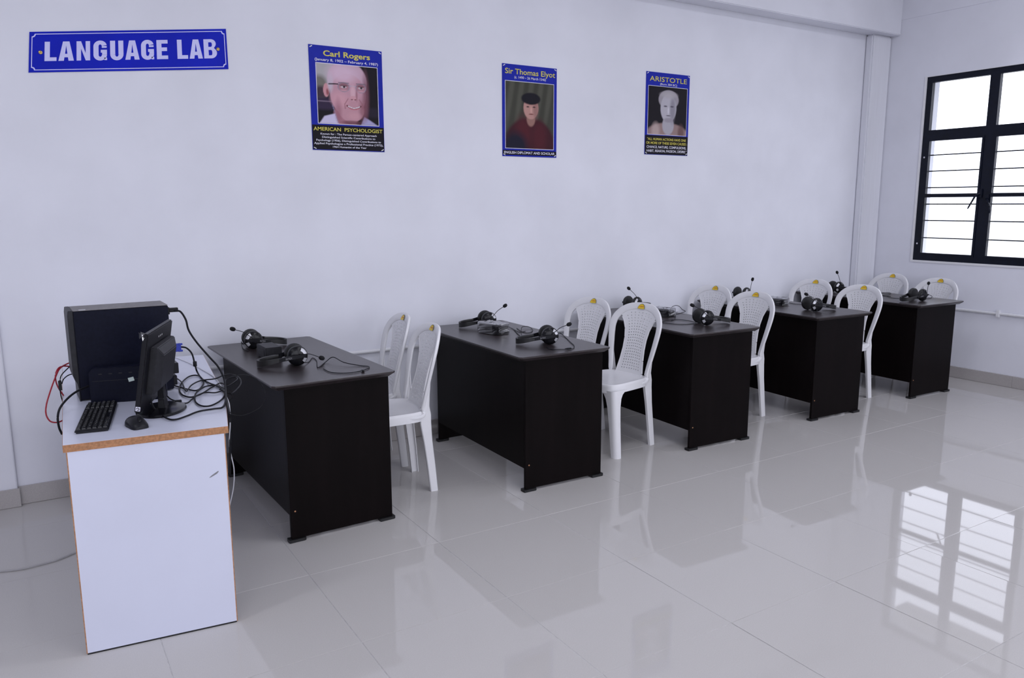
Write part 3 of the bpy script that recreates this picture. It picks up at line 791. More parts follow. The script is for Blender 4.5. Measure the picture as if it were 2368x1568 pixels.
def make_chair():
    r = empty('plastic_chair')
    # seat pan with a rolled apron
    def ring(k, z, hx=0.195, hy=0.208):
        pts = []
        for i in range(36):
            a = 2 * PI * i / 36
            ca, sa = math.cos(a), math.sin(a)
            n = 0.42
            x = math.copysign(abs(ca) ** n, ca) * hx * k
            y = math.copysign(abs(sa) ** n, sa) * hy * k
            y *= 1.0 - 0.16 * (x / hx + 1) / 2
            pts.append((x - 0.022, y, z))
        return pts
    b = MB()
    b.loft([ring(0.02, SEAT_Z - 0.020), ring(0.5, SEAT_Z - 0.018), ring(0.80, SEAT_Z - 0.012), ring(0.92, SEAT_Z - 0.002), ring(0.965, SEAT_Z), ring(0.99, SEAT_Z - 0.004),
            ring(1.0, SEAT_Z - 0.014), ring(1.008, SEAT_Z - 0.052), ring(0.985, SEAT_Z - 0.054), ring(0.97, SEAT_Z - 0.020), ring(0.5, SEAT_Z - 0.024), ring(0.02, SEAT_Z - 0.026)])
    b.obj('seat', M_CHAIR, r, smooth=True)
    # arch of the back, then sweeping forward round the seat corners
    half = [(0.0, 0.867), (0.06, 0.864), (0.115, 0.850), (0.160, 0.820), (0.188, 0.780), (0.196, 0.735), (0.191, 0.68), (0.178, 0.60), (0.163, 0.52), (0.154, 0.46)]
    path = [(-u, z) for u, z in half[::-1]] + half[1:]
    P2 = spline([(u, z, 0) for u, z in path], 4)
    ctr = [np.array([back_x(p[0], p[1]), p[0], p[1]]) for p in P2]
    wid = [interp(p[1], [0.42, 0.55, 0.70, 0.80, 0.9], [0.014, 0.018, 0.0225, 0.024, 0.0245]) for p in P2]
    for sgn, side in ((-1, 0), (1, 1)):
        tail = [(0.146, sgn * 0.162, 0.430), (0.105, sgn * 0.172, 0.418), (0.03, sgn * 0.172, 0.420), (-0.06, sgn * 0.158, 0.424)]
        tp = spline([tuple(ctr[0] if side == 0 else ctr[-1])] + tail, 4)[1:]
        if side == 0: ctr = [np.array(q) for q in tp[::-1]] + ctr; wid = list(np.linspace(0.004, 0.013, len(tp))) + wid
        else: ctr = ctr + [np.array(q) for q in tp]; wid = wid + list(np.linspace(0.013, 0.004, len(tp)))
    rings = []
    for i, c in enumerate(ctr):
        t = ctr[min(i + 1, len(ctr) - 1)] - ctr[max(i - 1, 0)]; t /= np.linalg.norm(t)
        if c[2] > 0.45:
            e = 1e-3
            tu = np.array([(back_x(c[1] + e, c[2]) - back_x(c[1] - e, c[2])) / (2 * e), 1, 0])
            tz = np.array([(back_x(c[1], c[2] + e) - back_x(c[1], c[2] - e)) / (2 * e), 0, 1])
            nrm = np.cross(tu, tz); nrm /= np.linalg.norm(nrm)
        else:
            nrm = np.array([0.25, math.copysign(1, c[1]) * 0.97, 0.0]) if c[0] > 0.12 else np.array([0, math.copysign(1, c[1]), 0.0])
        wd = np.cross(t, nrm); wd /= np.linalg.norm(wd)
        nrm = np.cross(wd, t)
        if i and wd @ lastw < 0: wd, nrm = -wd, -nrm
        lastw = wd
        h = 0.0095
        rings.append([c + wd * (wid[i] * x) + nrm * (h * y) for x, y in ((-1, 0), (-0.93, 0.6), (-0.7, 0.95), (0, 1.1), (0.7, 0.95), (0.93, 0.6), (1, 0), (0.93, -0.6), (0.7, -0.9), (0, -0.8), (-0.7, -0.9), (-0.93, -0.6))])
    MB().loft(rings).obj('back_frame', M_CHAIR, r, smooth=True)
    # perforated splat
    def hw(z): return interp(z, [0.42, 0.47, 0.53, 0.60, 0.66, 0.72, 0.77, 0.81, 0.845], [0.112, 0.102, 0.091, 0.084, 0.085, 0.096, 0.118, 0.150, 0.160])
    NC, NR = 8, 21
    s_b = [-1.0, -0.90] + [-0.80 + 1.6 * k / (2 * NC) for k in range(2 * NC + 1)] + [0.90, 1.0]
    t_b = [0.0, 0.05] + [0.095 + (0.955 - 0.095) * k / (2 * NR) for k in range(2 * NR + 1)] + [1.0]
    def pt(s, t, du=0.0, dz=0.0):
        zt = 0.855 - 1.4 * (s * 0.13) ** 2
        z = 0.425 + t * (zt - 0.425) + dz
        u = s * hw(z) + du
        x = back_x(u, z) - 0.002
        if t < 0.06: x -= 0.012 * (0.06 - t) / 0.06
        return (x, u, z)
    V, Fc, idx = [], [], {}
    def vid(i, j):
        if (i, j) not in idx:
            idx[(i, j)] = len(V); V.append(pt(s_b[i], t_b[j]))
        return idx[(i, j)]
    hole = set()
    for a in range(NC):
        for c in range(NR):
            i0, j0 = 2 + 2 * a, 2 + 2 * c
            if hw(0.425 + t_b[j0 + 1] * 0.43) * abs(s_b[i0 + 1]) > 0.105: continue
            for di in (0, 1):
                for dj in (0, 1): hole.add((i0 + di, j0 + dj))
            bnd = [(i0, j0), (i0 + 1, j0), (i0 + 2, j0), (i0 + 2, j0 + 1), (i0 + 2, j0 + 2), (i0 + 1, j0 + 2), (i0, j0 + 2), (i0, j0 + 1)]
            k0 = len(V)
            for k in range(8):
                an = math.radians(225 + 45 * k)
                V.append(pt(s_b[i0 + 1], t_b[j0 + 1], 0.0036 * math.cos(an), 0.0036 * math.sin(an)))
            for k in range(8):
                Fc.append((vid(*bnd[k]), vid(*bnd[(k + 1) % 8]), k0 + (k + 1) % 8, k0 + k))
    for i in range(len(s_b) - 1):
        for j in range(len(t_b) - 1):
            if (i, j) not in hole: Fc.append((vid(i, j), vid(i + 1, j), vid(i + 1, j + 1), vid(i, j + 1)))
    me = bpy.data.meshes.new('back_splat'); me.from_pydata(V, [], Fc)
    sp = link('back_splat', me, M_CHAIR, r)
    so = sp.modifiers.new('thickness', 'SOLIDIFY'); so.thickness = 0.0045; so.offset = 0
    # side ribs of the splat
    for sgn in (-1, 1):
        pts = [np.array(pt(sgn * 1.0, t)) + np.array([0.001, sgn * 0.0035, 0]) for t in np.linspace(0.0, 0.90, 60)]
        MB().tube(pts, 0.0058, 10).obj('splat_rib', M_CHAIR, r, smooth=True)
    # yellow half-disc maker's label with a red scrawl on the top of the arch
    uc, zc = 0.0, 0.853
    def lab(du, dz, d): 
        return (back_x(uc + du, zc + dz) - 0.0135 - d, uc + du, zc + dz)
    n = 14
    rim = [lab(0.0290 * math.cos(PI * k / n), 0.0300 * math.sin(PI * k / n), 0.0003) for k in range(n + 1)]
    MB().add(rim + [lab(0, 0, 0.0003)], [(k, k + 1, n + 1) for k in range(n)]).obj('maker_label_edge', M_RUBBER, r)
    rim = [lab(0.0268 * math.cos(PI * k / n), 0.0275 * math.sin(PI * k / n), 0.0006) for k in range(n + 1)]
    lb = MB().add(rim + [lab(0, -0.001, 0.0006)], [(k, k + 1, n + 1) for k in range(n)]).obj('maker_label', M_LYEL, r)
    sq = MB()
    for k in range(7):
        u = -0.0180 + 0.0050 * k; h = 0.0060 if k in (0, 3) else 0.0042
        sq.add([lab(u, 0.0115, 0.001), lab(u + 0.0034, 0.0115, 0.001), lab(u + 0.0040, 0.0115 + h, 0.001), lab(u + 0.0006, 0.0115 + h, 0.001)], [(0, 1, 2, 3)])
    sq.obj('label_print', M_LRED, lb)
    # front legs: rounded angle section
    for sgn in (-1, 1):
        rings = []
        for z, fl in ((0.0, 0.042), (0.004, 0.043), (0.10, 0.046), (0.22, 0.050), (0.31, 0.056), (0.36, 0.066), (0.385, 0.080), (0.402, 0.102), (0.412, 0.125)):
            k = z / 0.412
            cx, cy = -0.205 + 0.0 * k - 0.003, sgn * (0.238 - 0.030 * k)          # outer corner of the angle
            cx += 0.004 * (1 - k)
            rc, th = 0.028, 0.0045
            out, inn = [], []
            out.append((fl, 0.0)); inn.append((fl, th))
            for q in range(7):
                a = math.radians(270 - 15 * q)
                out.append((rc + rc * math.cos(a), rc + rc * math.sin(a)))
                inn.append((rc + (rc - th) * math.cos(a), rc + (rc - th) * math.sin(a)))
            out.append((0.0, fl)); inn.append((th, fl))
            sec = out + inn[::-1]
            rings.append([(cx + px, cy - sgn * py, z) for px, py in sec])
        MB().loft(rings).obj('leg', M_CHAIR, r, smooth=True)
    # rear legs: channel section running up behind the arch
    for sgn in (-1, 1):
        rings = []
        for z, x, y, lx, ly in ((0.0, 0.192, 0.176, 0.040, 0.020), (0.005, 0.192, 0.176, 0.041, 0.020), (0.15, 0.180, 0.170, 0.044, 0.020), (0.28, 0.166, 0.166, 0.048, 0.021), (0.38, 0.156, 0.163, 0.060, 0.022),
                                (0.425, 0.158, 0.162, 0.058, 0.022), (0.47, 0.161, 0.163, 0.036, 0.018), (0.54, 0.170, 0.173, 0.020, 0.012), (0.60, 0.179, 0.184, 0.008, 0.006)):
            th = 0.004
            sec = [(-lx / 2, -ly / 2), (-lx / 2, ly / 2 - 0.004), (-lx / 2 + 0.004, ly / 2), (lx / 2 - 0.004, ly / 2), (lx / 2, ly / 2 - 0.004), (lx / 2, -ly / 2),
                   (lx / 2 - th, -ly / 2), (lx / 2 - th, ly / 2 - th), (-lx / 2 + th, ly / 2 - th), (-lx / 2 + th, -ly / 2)]
            rings.append([(x + px, sgn * (y - 0.008 + py), z) for px, py in sec])
        MB().loft(rings).obj('leg', M_CHAIR, r, smooth=True)
    # rear apron linking the back legs
    MB().box((0.150, -0.158, 0.398), (0.158, 0.158, 0.436)).obj('rear_apron', M_CHAIR, r, bevel=0.003)
    return r
# centre of the maker's label of every chair, turn of the chair, and its height factor
CHAIRS = [((1.334, -0.811), -7.0, 0.994, 'white plastic chair at the aisle end of the desk by the computer table'),
          ((1.364, -0.360), -7.0, 0.994, 'white plastic chair against the wall, behind the desk by the computer table'),
          ((2.833, -0.803), 7.0, 1.004, 'white plastic chair at the second desk from the computer table, front leg in full view'),
          ((2.790, -0.355), 7.0, 0.997, 'white plastic chair by the wall at the second desk from the computer table'),
          ((3.995, -0.722), 1.0, 0.999, 'white plastic chair at the aisle end of the middle desk'),
          ((4.036, -0.285), 1.0, 1.008, 'white plastic chair by the wall at the middle desk'),
          ((5.150, -0.808), -4.0, 0.989, 'white plastic chair at the aisle end of the second desk from the window wall'),
          ((5.196, -0.321), -2.0, 0.995, 'white plastic chair by the wall at the second desk from the window wall'),
          ((6.172, -0.842), -9.0, 0.993, 'white plastic chair below the window at the last desk'),
          ((6.205, -0.378), -8.0, 1.000, 'white plastic chair in the corner beside the column, at the last desk')]
chair0 = make_chair()
for k, ((tx, ty), deg, sz, lab_) in enumerate(CHAIRS):
    c = chair0 if k == 0 else copy_tree(chair0)
    a = math.radians(deg)
    off = back_x(0, 0.867) - 0.011
    c.location = (tx - off * math.cos(a), ty - off * math.sin(a), 0)
    c.rotation_euler = (0, 0, a)
    c.scale = (1, 1, sz)
    tag(c, lab_, 'chair', 'white plastic chairs behind the desks')

# ------------------------------------------------------------------ headsets
def headset(near, band_deg, mic_px, label, cable_px=None, brand=True, mic_dy=-0.04, sep=0.044, tilt=0.0, micname='boom_microphone'):
    """near: where the nearer ear cup stands on the desk; band_deg: world direction in which the headband lies"""
    z0 = DH
    a = math.radians(band_deg)
    X = np.array([math.cos(a), math.sin(a)]); Y = np.array([-math.sin(a), math.cos(a)])
    s = -1.0 if Y[1] > 0 else 1.0                       # local y sign of the nearer cup
    o = np.array(near) - Y * s * sep
    root = empty('headset', (o[0], o[1], z0), a, label=label, cat='headset', group='headsets on the student desks')
    def loc(P):
        d = np.array(P[:2]) - o
        return np.array([d @ X, d @ Y, P[2] - z0])
    R, zc = 0.049, 0.0495
    for sg in (-1, 1):
        y = sg * sep
        cup = MB().lathe([(0.026, -0.018 * sg), (R * 0.90, -0.016 * sg), (R, -0.008 * sg), (R, 0.002 * sg), (R * 0.93, 0.007 * sg)], (0, y, zc), 'y', 24).obj('ear_cushion', M_LEATH, root, smooth=True)
        MB().lathe([(R * 0.90, 0.004 * sg), (R * 0.93, 0.009 * sg), (R * 0.86, 0.014 * sg), (R * 0.55, 0.0185 * sg), (0.001, 0.020 * sg)], (0, y, zc), 'y', 24).obj('ear_shell', M_BLACKG, root, smooth=True)
        # silver wedges on the outer face, above and below the yoke
        def cp(rr, t, h): return (-rr * math.cos(math.radians(t)), y + sg * h, zc + rr * math.sin(math.radians(t)))
        for t0, t1 in ((14, 66), (-48, -16)):
            cr = MB(); n = 6; ang = [t0 + (t1 - t0) * k / n for k in range(n + 1)]
            o_ = [cp(R * 0.90, t, 0.0125) for t in ang]; m_ = [cp(R * 0.76, t, 0.0168) for t in ang]; i_ = [cp(R * 0.58, t, 0.0192) for t in ang]
            cr.add(o_ + m_ + i_, [(k, k + 1, n + 2 + k, n + 1 + k) for k in range(n)] + [(n + 1 + k, n + 2 + k, 2 * n + 3 + k, 2 * n + 2 + k) for k in range(n)])
            cr.obj('silver_wedge', M_SILV, root, smooth=True)
        # yoke arm from the cup towards the band
        pts = spline([(-0.036, y + sg * 0.0205, zc + 0.002), (0.026, y + sg * 0.022, zc - 0.003), (0.055, y + sg * 0.018, zc - 0.008), (0.088, y + sg * 0.014, zc - 0.014)], 4)
        rg = []
        for k, p in enumerate(pts):
            w = interp(k, [0, 3, 12], [0.007, 0.012, 0.010])
            rg.append([(p[0], p[1] + sg * dy, p[2] + dz) for dy, dz in ((-0.004, -w), (0.004, -w * 0.8), (0.004, w * 0.8), (-0.004, w))])
        yk = MB().loft(rg).obj('yoke', M_BLACK, root, smooth=False)
        if brand and sg == s:
            if s * 1.0 < 0: f = lambda u, v: (0.030 + 0.030 * u, y + sg * (0.0270 - 0.003 * u), zc - 0.009 + 0.009 * v - 0.004 * u)
            else: f = lambda u, v: (0.060 - 0.030 * u, y + sg * (0.0240 + 0.003 * u), zc - 0.013 + 0.009 * v + 0.004 * u)
            put_text('brand_print', 'INTEX', M_GREYTXT, yk, f, 0.0, 1.0, 0.0, 1.0, 0.02)
    # headband lying towards +x, its crown resting on the desk
    pts = []
    for k in range(25):
        t = PI * k / 24
        y = sep * 1.18 * math.cos(t) * (1.0 + 0.12 * math.sin(t))
        x = 0.075 + 0.105 * math.sin(t) ** 0.8
        pts.append((x, y, zc - 0.012 - 0.017 * math.sin(t)))
    rg = []
    for k, p in enumerate(pts):
        q0, q1 = np.array(pts[max(0, k - 1)]), np.array(pts[min(24, k + 1)])
        t = q1 - q0; t /= np.linalg.norm(t); nr = np.array([t[1], -t[0], 0]); nr /= np.linalg.norm(nr) + 1e-9
        w = interp(k, [0, 5, 12, 19, 24], [0.009, 0.013, 0.016, 0.013, 0.009])
        c = np.array(p)
        rg.append([c + nr * (-0.006) + np.array([0, 0, -w]), c + nr * 0.005 + np.array([0, 0, -w * 0.9]), c + nr * 0.008, c + nr * 0.005 + np.array([0, 0, w * 0.9]), c + nr * (-0.006) + np.array([0, 0, w])])
    MB().loft(rg).obj('headband', M_LEATH, root, smooth=True)
    # microphone on a wire boom from the nearer cup
    tip = loc(on(mic_px[0], mic_px[1], 1, near[1] + mic_dy))
    st = np.array([-0.004, s * (sep + 0.030), zc + 0.012])
    mid = (st + tip) / 2 + np.array([0, 0, 0.010])
    bo = MB().tube(spline([st, st * 0.72 + tip * 0.28 + np.array([0, 0, 0.006]), mid, tip], 5), 0.0019, 6).obj('mic_boom', M_BLACK, root, smooth=True)
    d = tip - mid; d /= np.linalg.norm(d)
    rg = []
    e1 = np.cross(d, [0.3, 0.2, 1]); e1 /= np.linalg.norm(e1); e2 = np.cross(d, e1)
    for k in range(9):
        t = PI * k / 8; rr = 0.0115 * max(0.03, math.sin(t)) ** 0.7; cc = tip - d * 0.0155 * math.cos(t)
        rg.append([cc + rr * (math.cos(2 * PI * i / 12) * e1 + math.sin(2 * PI * i / 12) * e2) for i in range(12)])
    MB().loft(rg).obj('mic_foam', M_FOAM, bo, smooth=True)
    if cable_px:
        pts = [np.array([0.0, s * (sep + 0.012), zc - 0.030])] + [loc(on(u, v, 2, z0 + 0.0035 + (h if h else 0))) for u, v, h in cable_px]
        cb = MB().tube(spline(pts, 6), 0.0021, 6).obj('cable', M_CABLE, root, smooth=True)
    return root, loc
def pod(root, loc, px, ang=0.0):
    """in-line volume control on a headset cable"""
    p = loc(on(px[0], px[1], 2, DH + 0.007))
    c, s_ = math.cos(ang), math.sin(ang)
    b = MB(); rg = []
    for t, r_ in ((-0.022, 0.002), (-0.019, 0.0055), (-0.006, 0.007), (0.010, 0.0065), (0.019, 0.005), (0.023, 0.002)):
        rg.append([p + np.array([c * t, s_ * t, 0]) + np.array([-s_ * r_ * 1.2 * math.cos(2 * PI * k / 8), c * r_ * 1.2 * math.cos(2 * PI * k / 8), 0.8 * r_ * math.sin(2 * PI * k / 8)]) for k in range(8)])
    b.loft(rg).obj('volume_control', M_BLACKG, root, smooth=True)

h, l = headset((0.500, -0.312), -4, (538, 761), 'black headset by the wall on the desk beside the computer table, microphone raised', [(563, 795, 0), (558, 790, 0.0), (562, 806, 0), (575, 812, 0)], mic_dy=0.02)
h, l = headset((0.567, -0.894), 174, (744, 828), 'black headset with a looped cord, in front of the small black box', [(712, 838, 0), (722, 828, 0), (732, 834, 0), (735, 850, 0), (752, 838, 0), (770, 826, 0.02), (795, 838, 0.01), (830, 845, 0), (850, 847, 0), (854, 850, 0), (846, 854, 0), (825, 860, 0), (795, 863, 0), (765, 861, 0), (748, 853, 0)], mic_dy=-0.0)
pod(h, l, (839, 856), 1.35)
h, l = headset((1.955, -0.354), 168, (1168, 707), 'black headset by the wall beside the film-wrapped box, second desk from the computer table', [(1155, 742, 0), (1170, 752, 0), (1185, 760, 0), (1200, 768, 0), (1215, 766, 0)])
h, l = headset((1.927, -1.078), 158, (1316, 750), 'black headset at the aisle end of the second desk from the computer table', [(1292, 770, 0.01), (1305, 778, 0), (1318, 790, 0), (1328, 800, 0), (1322, 807, 0), (1300, 808, 0), (1275, 808, 0), (1262, 802, 0)])
pod(h, l, (1314, 806), 0.5)
h, l = headset((3.169, -1.050), -18, (1601, 706), 'black headset at the aisle end of the middle desk', [(1608, 748, 0), (1580, 750, 0), (1545, 748, 0), (1530, 744, 0), (1560, 739, 0), (1590, 741, 0), (1610, 746, 0)], mic_dy=0.03, sep=0.056)
h, l = headset((3.284, -0.236), 10, (1454, 667), 'black headset by the wall on the middle desk, behind a chair back', None, brand=False)
h, l = headset((4.306, -1.010), -18, (1864.6, 680.6), 'black headset at the aisle end of the second desk from the window wall', [(1885, 722, 0), (1862, 706, 0), (1840, 703, 0), (1822, 700, 0)], mic_dy=0.03, sep=0.056)
h, l = headset((4.457, -0.225), 10, (1740.4, 646), 'black headset by the wall, second desk from the window wall', None, brand=False)
h, l = headset((5.530, -1.070), 176, (2147.5, 655), 'black headset lying band forward on the last desk, aisle end', [(2140, 680, 0), (2155, 685, 0), (2150, 690, 0), (2130, 691, 0), (2085, 690, 0), (2065, 689, 0), (2050, 685, 0)], mic_dy=0.0)
h, l = headset((5.482, -0.345), -15, (1935.8, 630), 'black headset by the wall on the last desk, near the corner column', [(1985, 676, 0), (2010, 680, 0), (2035, 682, 0)], brand=False)

# ------------------------------------------------------------------ things between the headsets
def desk_box():
    r = empty('junction_box', (0.505, -0.612, DH), math.radians(2), label='small black box between the two headsets on the desk by the computer table', cat='box')
    MB().box((-0.041, -0.080, 0.004), (0.041, 0.080, 0.066)).obj('case', M_DUSTY, r, bevel=0.003)
    for x in (-0.03, 0.03):
        for y in (-0.065, 0.065): MB().lathe([(0.006, 0), (0.005, 0.005)], (x, y, 0.0), 'z', 8).obj('foot', M_RUBBER, r)
    MB().box((-0.0422, -0.05, 0.02), (-0.0408, 0.05, 0.05)).obj('side_plate', M_BLACK, r)
desk_box()
def wrapped(name, x, y, rz, lx, ly, lz, label, seed):
    rnd = random.Random(seed)
    r = empty(name, (x, y, DH), rz, label=label, cat='box')
    MB().box((-lx / 2, -ly / 2, 0.002), (lx / 2, ly / 2, lz)).obj('case', M_BLACK, r, bevel=0.003)
    # loose crumpled film around it
    n, mlt = 22, 12
    rings = []
    for j in range(mlt + 1):
        t = j / mlt
        k = {0: 0.02, mlt: 0.02}.get(j)
        z = 0.0015 + (lz + 0.010) * (0.0 if t < 0.15 else min(1.0, (t - 0.15) / 0.5))
        grow = 1.0 if 0.15 <= t <= 0.72 else (t / 0.15 if t < 0.15 else max(0.02, (1 - t) / 0.28))
        ring = []
        for i in range(n):
            a = 2 * PI * i / n
            ca, sa = math.cos(a), math.sin(a)
            q = 0.45
            ex = math.copysign(abs(ca) ** q, ca) * (lx / 2 + 0.012); ey = math.copysign(abs(sa) ** q, sa) * (ly / 2 + 0.014)
            if grow > 0.9:
                w = rnd.uniform(0.0, 0.014); ex *= 1 + w * 6 * (1 - t); ey *= 1 + w * 5 * (1 - t)
            ring.append((ex * max(grow, 0.02), ey * max(grow, 0.02), max(0.0012, z + (rnd.uniform(-0.003, 0.006) if 0.2 < t else 0))))
        rings.append(ring)
    MB().loft(rings).obj('plastic_wrap', M_FILM, r)
    # twisted free end of the bag
    b = MB(); fan = []
    for i in range(9):
        fan.append((lx / 2 + 0.008, -ly / 2 + 0.01 + (ly - 0.02) * i / 8, 0.012 + 0.018 * (i % 2)))
    for i in range(9):
        fan.append((lx / 2 + 0.055 + rnd.uniform(-0.01, 0.01), -ly / 3 + ly * 0.66 * i / 8, 0.006 + 0.022 * ((i + 1) % 2)))
    b.add(fan, [(i, i + 1, 10 + i, 9 + i) for i in range(8)])
    b.obj('bag_end', M_FILM, r)
wrapped('wrapped_box', 1.865, -0.560, math.radians(12), 0.095, 0.165, 0.052, 'black box wrapped in clear crinkled film on the second desk from the computer table', 3)
wrapped('wrapped_box', 3.235, -0.575, math.radians(5), 0.075, 0.13, 0.045, 'black box in clear crinkled film beside tangled cords on the middle desk', 5)
wrapped('wrapped_box', 4.385, -0.600, math.radians(5), 0.075, 0.13, 0.045, 'black box in clear crinkled film on the second desk from the window wall', 9)

def cord(name, pts, r, m, label, cat='cable', n=7, extras=()):
    P = spline(pts, 7)
    o0 = P[0]
    b = MB().tube([p - o0 for p in P], r, n)
    if extras:
        root = empty(name, tuple(o0), label=label, cat=cat)
        b.obj('lead', m, root, smooth=True)
        for nm, mm, build in extras:
            e = MB(); build(e, o0); e.obj(nm, mm, root, bevel=0.0015, segs=1)
        return root
    o = b.obj(name, m, smooth=True); o.location = tuple(o0)
    return tag(o, label, cat)
def onz(z, *px): return [on(u, v, 2, z) for u, v in px]
ZT = DH + 0.003
cord('audio_cord', onz(ZT, (1188, 762), (1197, 772), (1206, 778), (1205, 765)) + [on(1208, 756, 2, DH + 0.012), on(1220, 755, 2, DH + 0.012)] + onz(ZT, (1231, 761), (1230, 767), (1218, 770), (1205, 766), (1195, 759)), 0.002, M_CABLE, 'thin black cord coiled beside the film-wrapped box on the second desk')
cord('audio_cord', [on(1546, 722, 2, ZT), on(1552, 712, 2, DH + 0.02), on(1560, 707, 2, DH + 0.035), on(1570, 708, 2, DH + 0.035), on(1578, 716, 2, DH + 0.02), on(1585, 720, 2, DH + 0.008), on(1574, 724, 2, ZT), on(1558, 727, 2, ZT), on(1551, 724, 2, ZT), on(1556, 718, 2, DH + 0.01), on(1562, 728, 2, ZT), on(1560, 738, 2, ZT), on(1552, 742, 2, ZT)], 0.0021, M_CABLE, 'tangled black cord arching over the middle desk top')
cord('audio_cord', onz(ZT, (2022, 687), (2038, 683), (2056, 681), (2060, 678), (2048, 677), (2036, 679), (2042, 684), (2060, 685)), 0.0022, M_CABLE, 'thin black cord coiled on the desk beside the window wall')

# ------------------------------------------------------------------ white computer table
def computer_table():
    r = empty('computer_table', (-0.2, -1.77, 0), label='white laminate table with raw brown edges carrying the computer', cat='table')
    o = np.array([-0.2, -1.77])
    P = [np.array(p) - o for p in ((-0.465, -1.750), (0.043, -1.803), (0.132, -1.340), (0.232, -0.340), (-0.404, -0.233))]
    t = 0.026
    b = MB().prism([tuple(p) for p in P], DH - t, DH)
    b.obj('table_top', M_LAM, r)
    # raw chipboard edge strips
    def strip(a, c, nm, thick=0.0012):
        d = (c - a) / np.linalg.norm(c - a); nrm = np.array([d[1], -d[0]])
        q = [a, c, c + nrm * thick, a + nrm * thick]
        MB().prism([tuple(p) for p in q], DH - t + 0.0005, DH - 0.0008).obj(nm, M_PART, r)
    strip(P[0], P[1], 'front_edge'); strip(P[1], P[2], 'side_edge'); strip(P[2], P[3], 'side_edge'); strip(P[4], P[0], 'side_edge')
    # front and rear panels
    for s0, (a, c) in enumerate(((P[0], P[1]), (P[4], P[3]))):
        d = (c - a) / np.linalg.norm(c - a); nrm = np.array([-d[1], d[0]]) * (1 if s0 == 0 else -1)
        a2, c2 = a + d * 0.010 + nrm * 0.002, c - d * 0.014 + nrm * 0.002
        b = MB().prism([tuple(p) for p in ([a2, c2, c2 + nrm * 0.018, a2 + nrm * 0.018] if s0 == 0 else [a2 + nrm * 0.018, c2 + nrm * 0.018, c2, a2])], 0.006, DH - t)
        pn = b.obj('side_panel', M_LAM, r)
        for e, sg in ((a2, -1), (c2, 1)):
            q = [e, e + d * sg * 0.0035, e + d * sg * 0.0035 + nrm * 0.018, e + nrm * 0.018]
            MB().prism([tuple(p) for p in (q if sg > 0 else q[::-1])], 0.004, DH - t - 0.0005).obj('raw_edge', M_PART, pn)
        q = [a2, c2, c2 + nrm * 0.018, a2 + nrm * 0.018]
        MB().prism([tuple(p) for p in (q if s0 == 0 else q[::-1])], 0.0005, 0.006).obj('floor_edge', M_RUBBER, pn)
        if s0 == 0:      # scuff mark on the front panel
            sm = MB()
            pts = [on(u, v, 1, -1.7985)[[0, 2]] for u, v in ((484, 1106), (490, 1100), (498, 1094), (505, 1089), (506, 1091), (502, 1096), (496, 1100), (488, 1105))]
            base = a2 + o
            vs = []
            for x, z in pts:
                k = (x - base[0]) / d[0]
                p = a2 + d * k - nrm * 0.0004
                vs.append((p[0], p[1], z))
            sm.add(vs, [tuple(range(len(vs)))]); sm.obj('scuff_mark', M_GREYTXT, pn)
    return r
computer_table()

# ------------------------------------------------------------------ computer tower
def tower():
    rz = math.radians(1.5)
    r = empty('computer_tower', (-0.205, -1.035, DH), rz, label='black computer tower on the white table, front to the side', cat='computer')
    L_, D_, H_ = 0.352, 0.172, 0.365
    MB().box((-L_ / 2 + 0.004, -D_ / 2, 0.006), (L_ / 2, D_ / 2, H_ - 0.003)).obj('case', M_NAVY, r, bevel=0.003)
    MB().box((-L_ / 2 + 0.004, -D_ / 2 + 0.001, H_ - 0.003), (L_ / 2 - 0.001, D_ / 2 - 0.001, H_)).obj('case_top', M_TOWTOP, r, bevel=0.001, segs=1)
    # front bezel, waisted near its foot
    prof = [(0.0, 0.0), (0.0, 0.05), (-0.004, 0.075), (-0.012, 0.09), (-0.016, 0.11), (-0.016, H_ - 0.02), (-0.013, H_), (0.004, H_), (0.004, 0.0)]
    b = MB()
    x0 = -L_ / 2
    ring = lambda y: [(x0 + x, y, z) for x, z in prof]
    b.loft([ring(-D_ / 2 - 0.001), ring(D_ / 2 + 0.001)])
    b.obj('front_bezel', M_DUSTY, r, bevel=0.002, segs=1)
    MB().box((x0 + 0.026, -D_ / 2 + 0.004, H_), (x0 + 0.050, -D_ / 2 + 0.024, H_ + 0.0004)).obj('top_sticker', M_SILV, r)
    # rear connectors: power inlet, blue video plug, ports
    xr = L_ / 2
    MB().box((xr, -0.060, H_ - 0.045), (xr + 0.010, -0.020, H_ - 0.015)).obj('power_inlet', M_BLACKG, r, bevel=0.002, segs=1)
    MB().box((xr, -0.080, 0.070), (xr + 0.024, -0.012, 0.115)).obj('port_block', M_BLACK, r, bevel=0.002, segs=1)
    MB().box((xr, -0.075, 0.02), (xr + 0.016, 0.07, 0.06)).obj('port_block', M_BLACK, r, bevel=0.002, segs=1)
    for z in (0.06, 0.12, 0.18): MB().box((xr, -0.08, z + 0.02), (xr + 0.0015, 0.08, z + 0.026)).obj('slot_cover', M_CHROME, r)
tower()

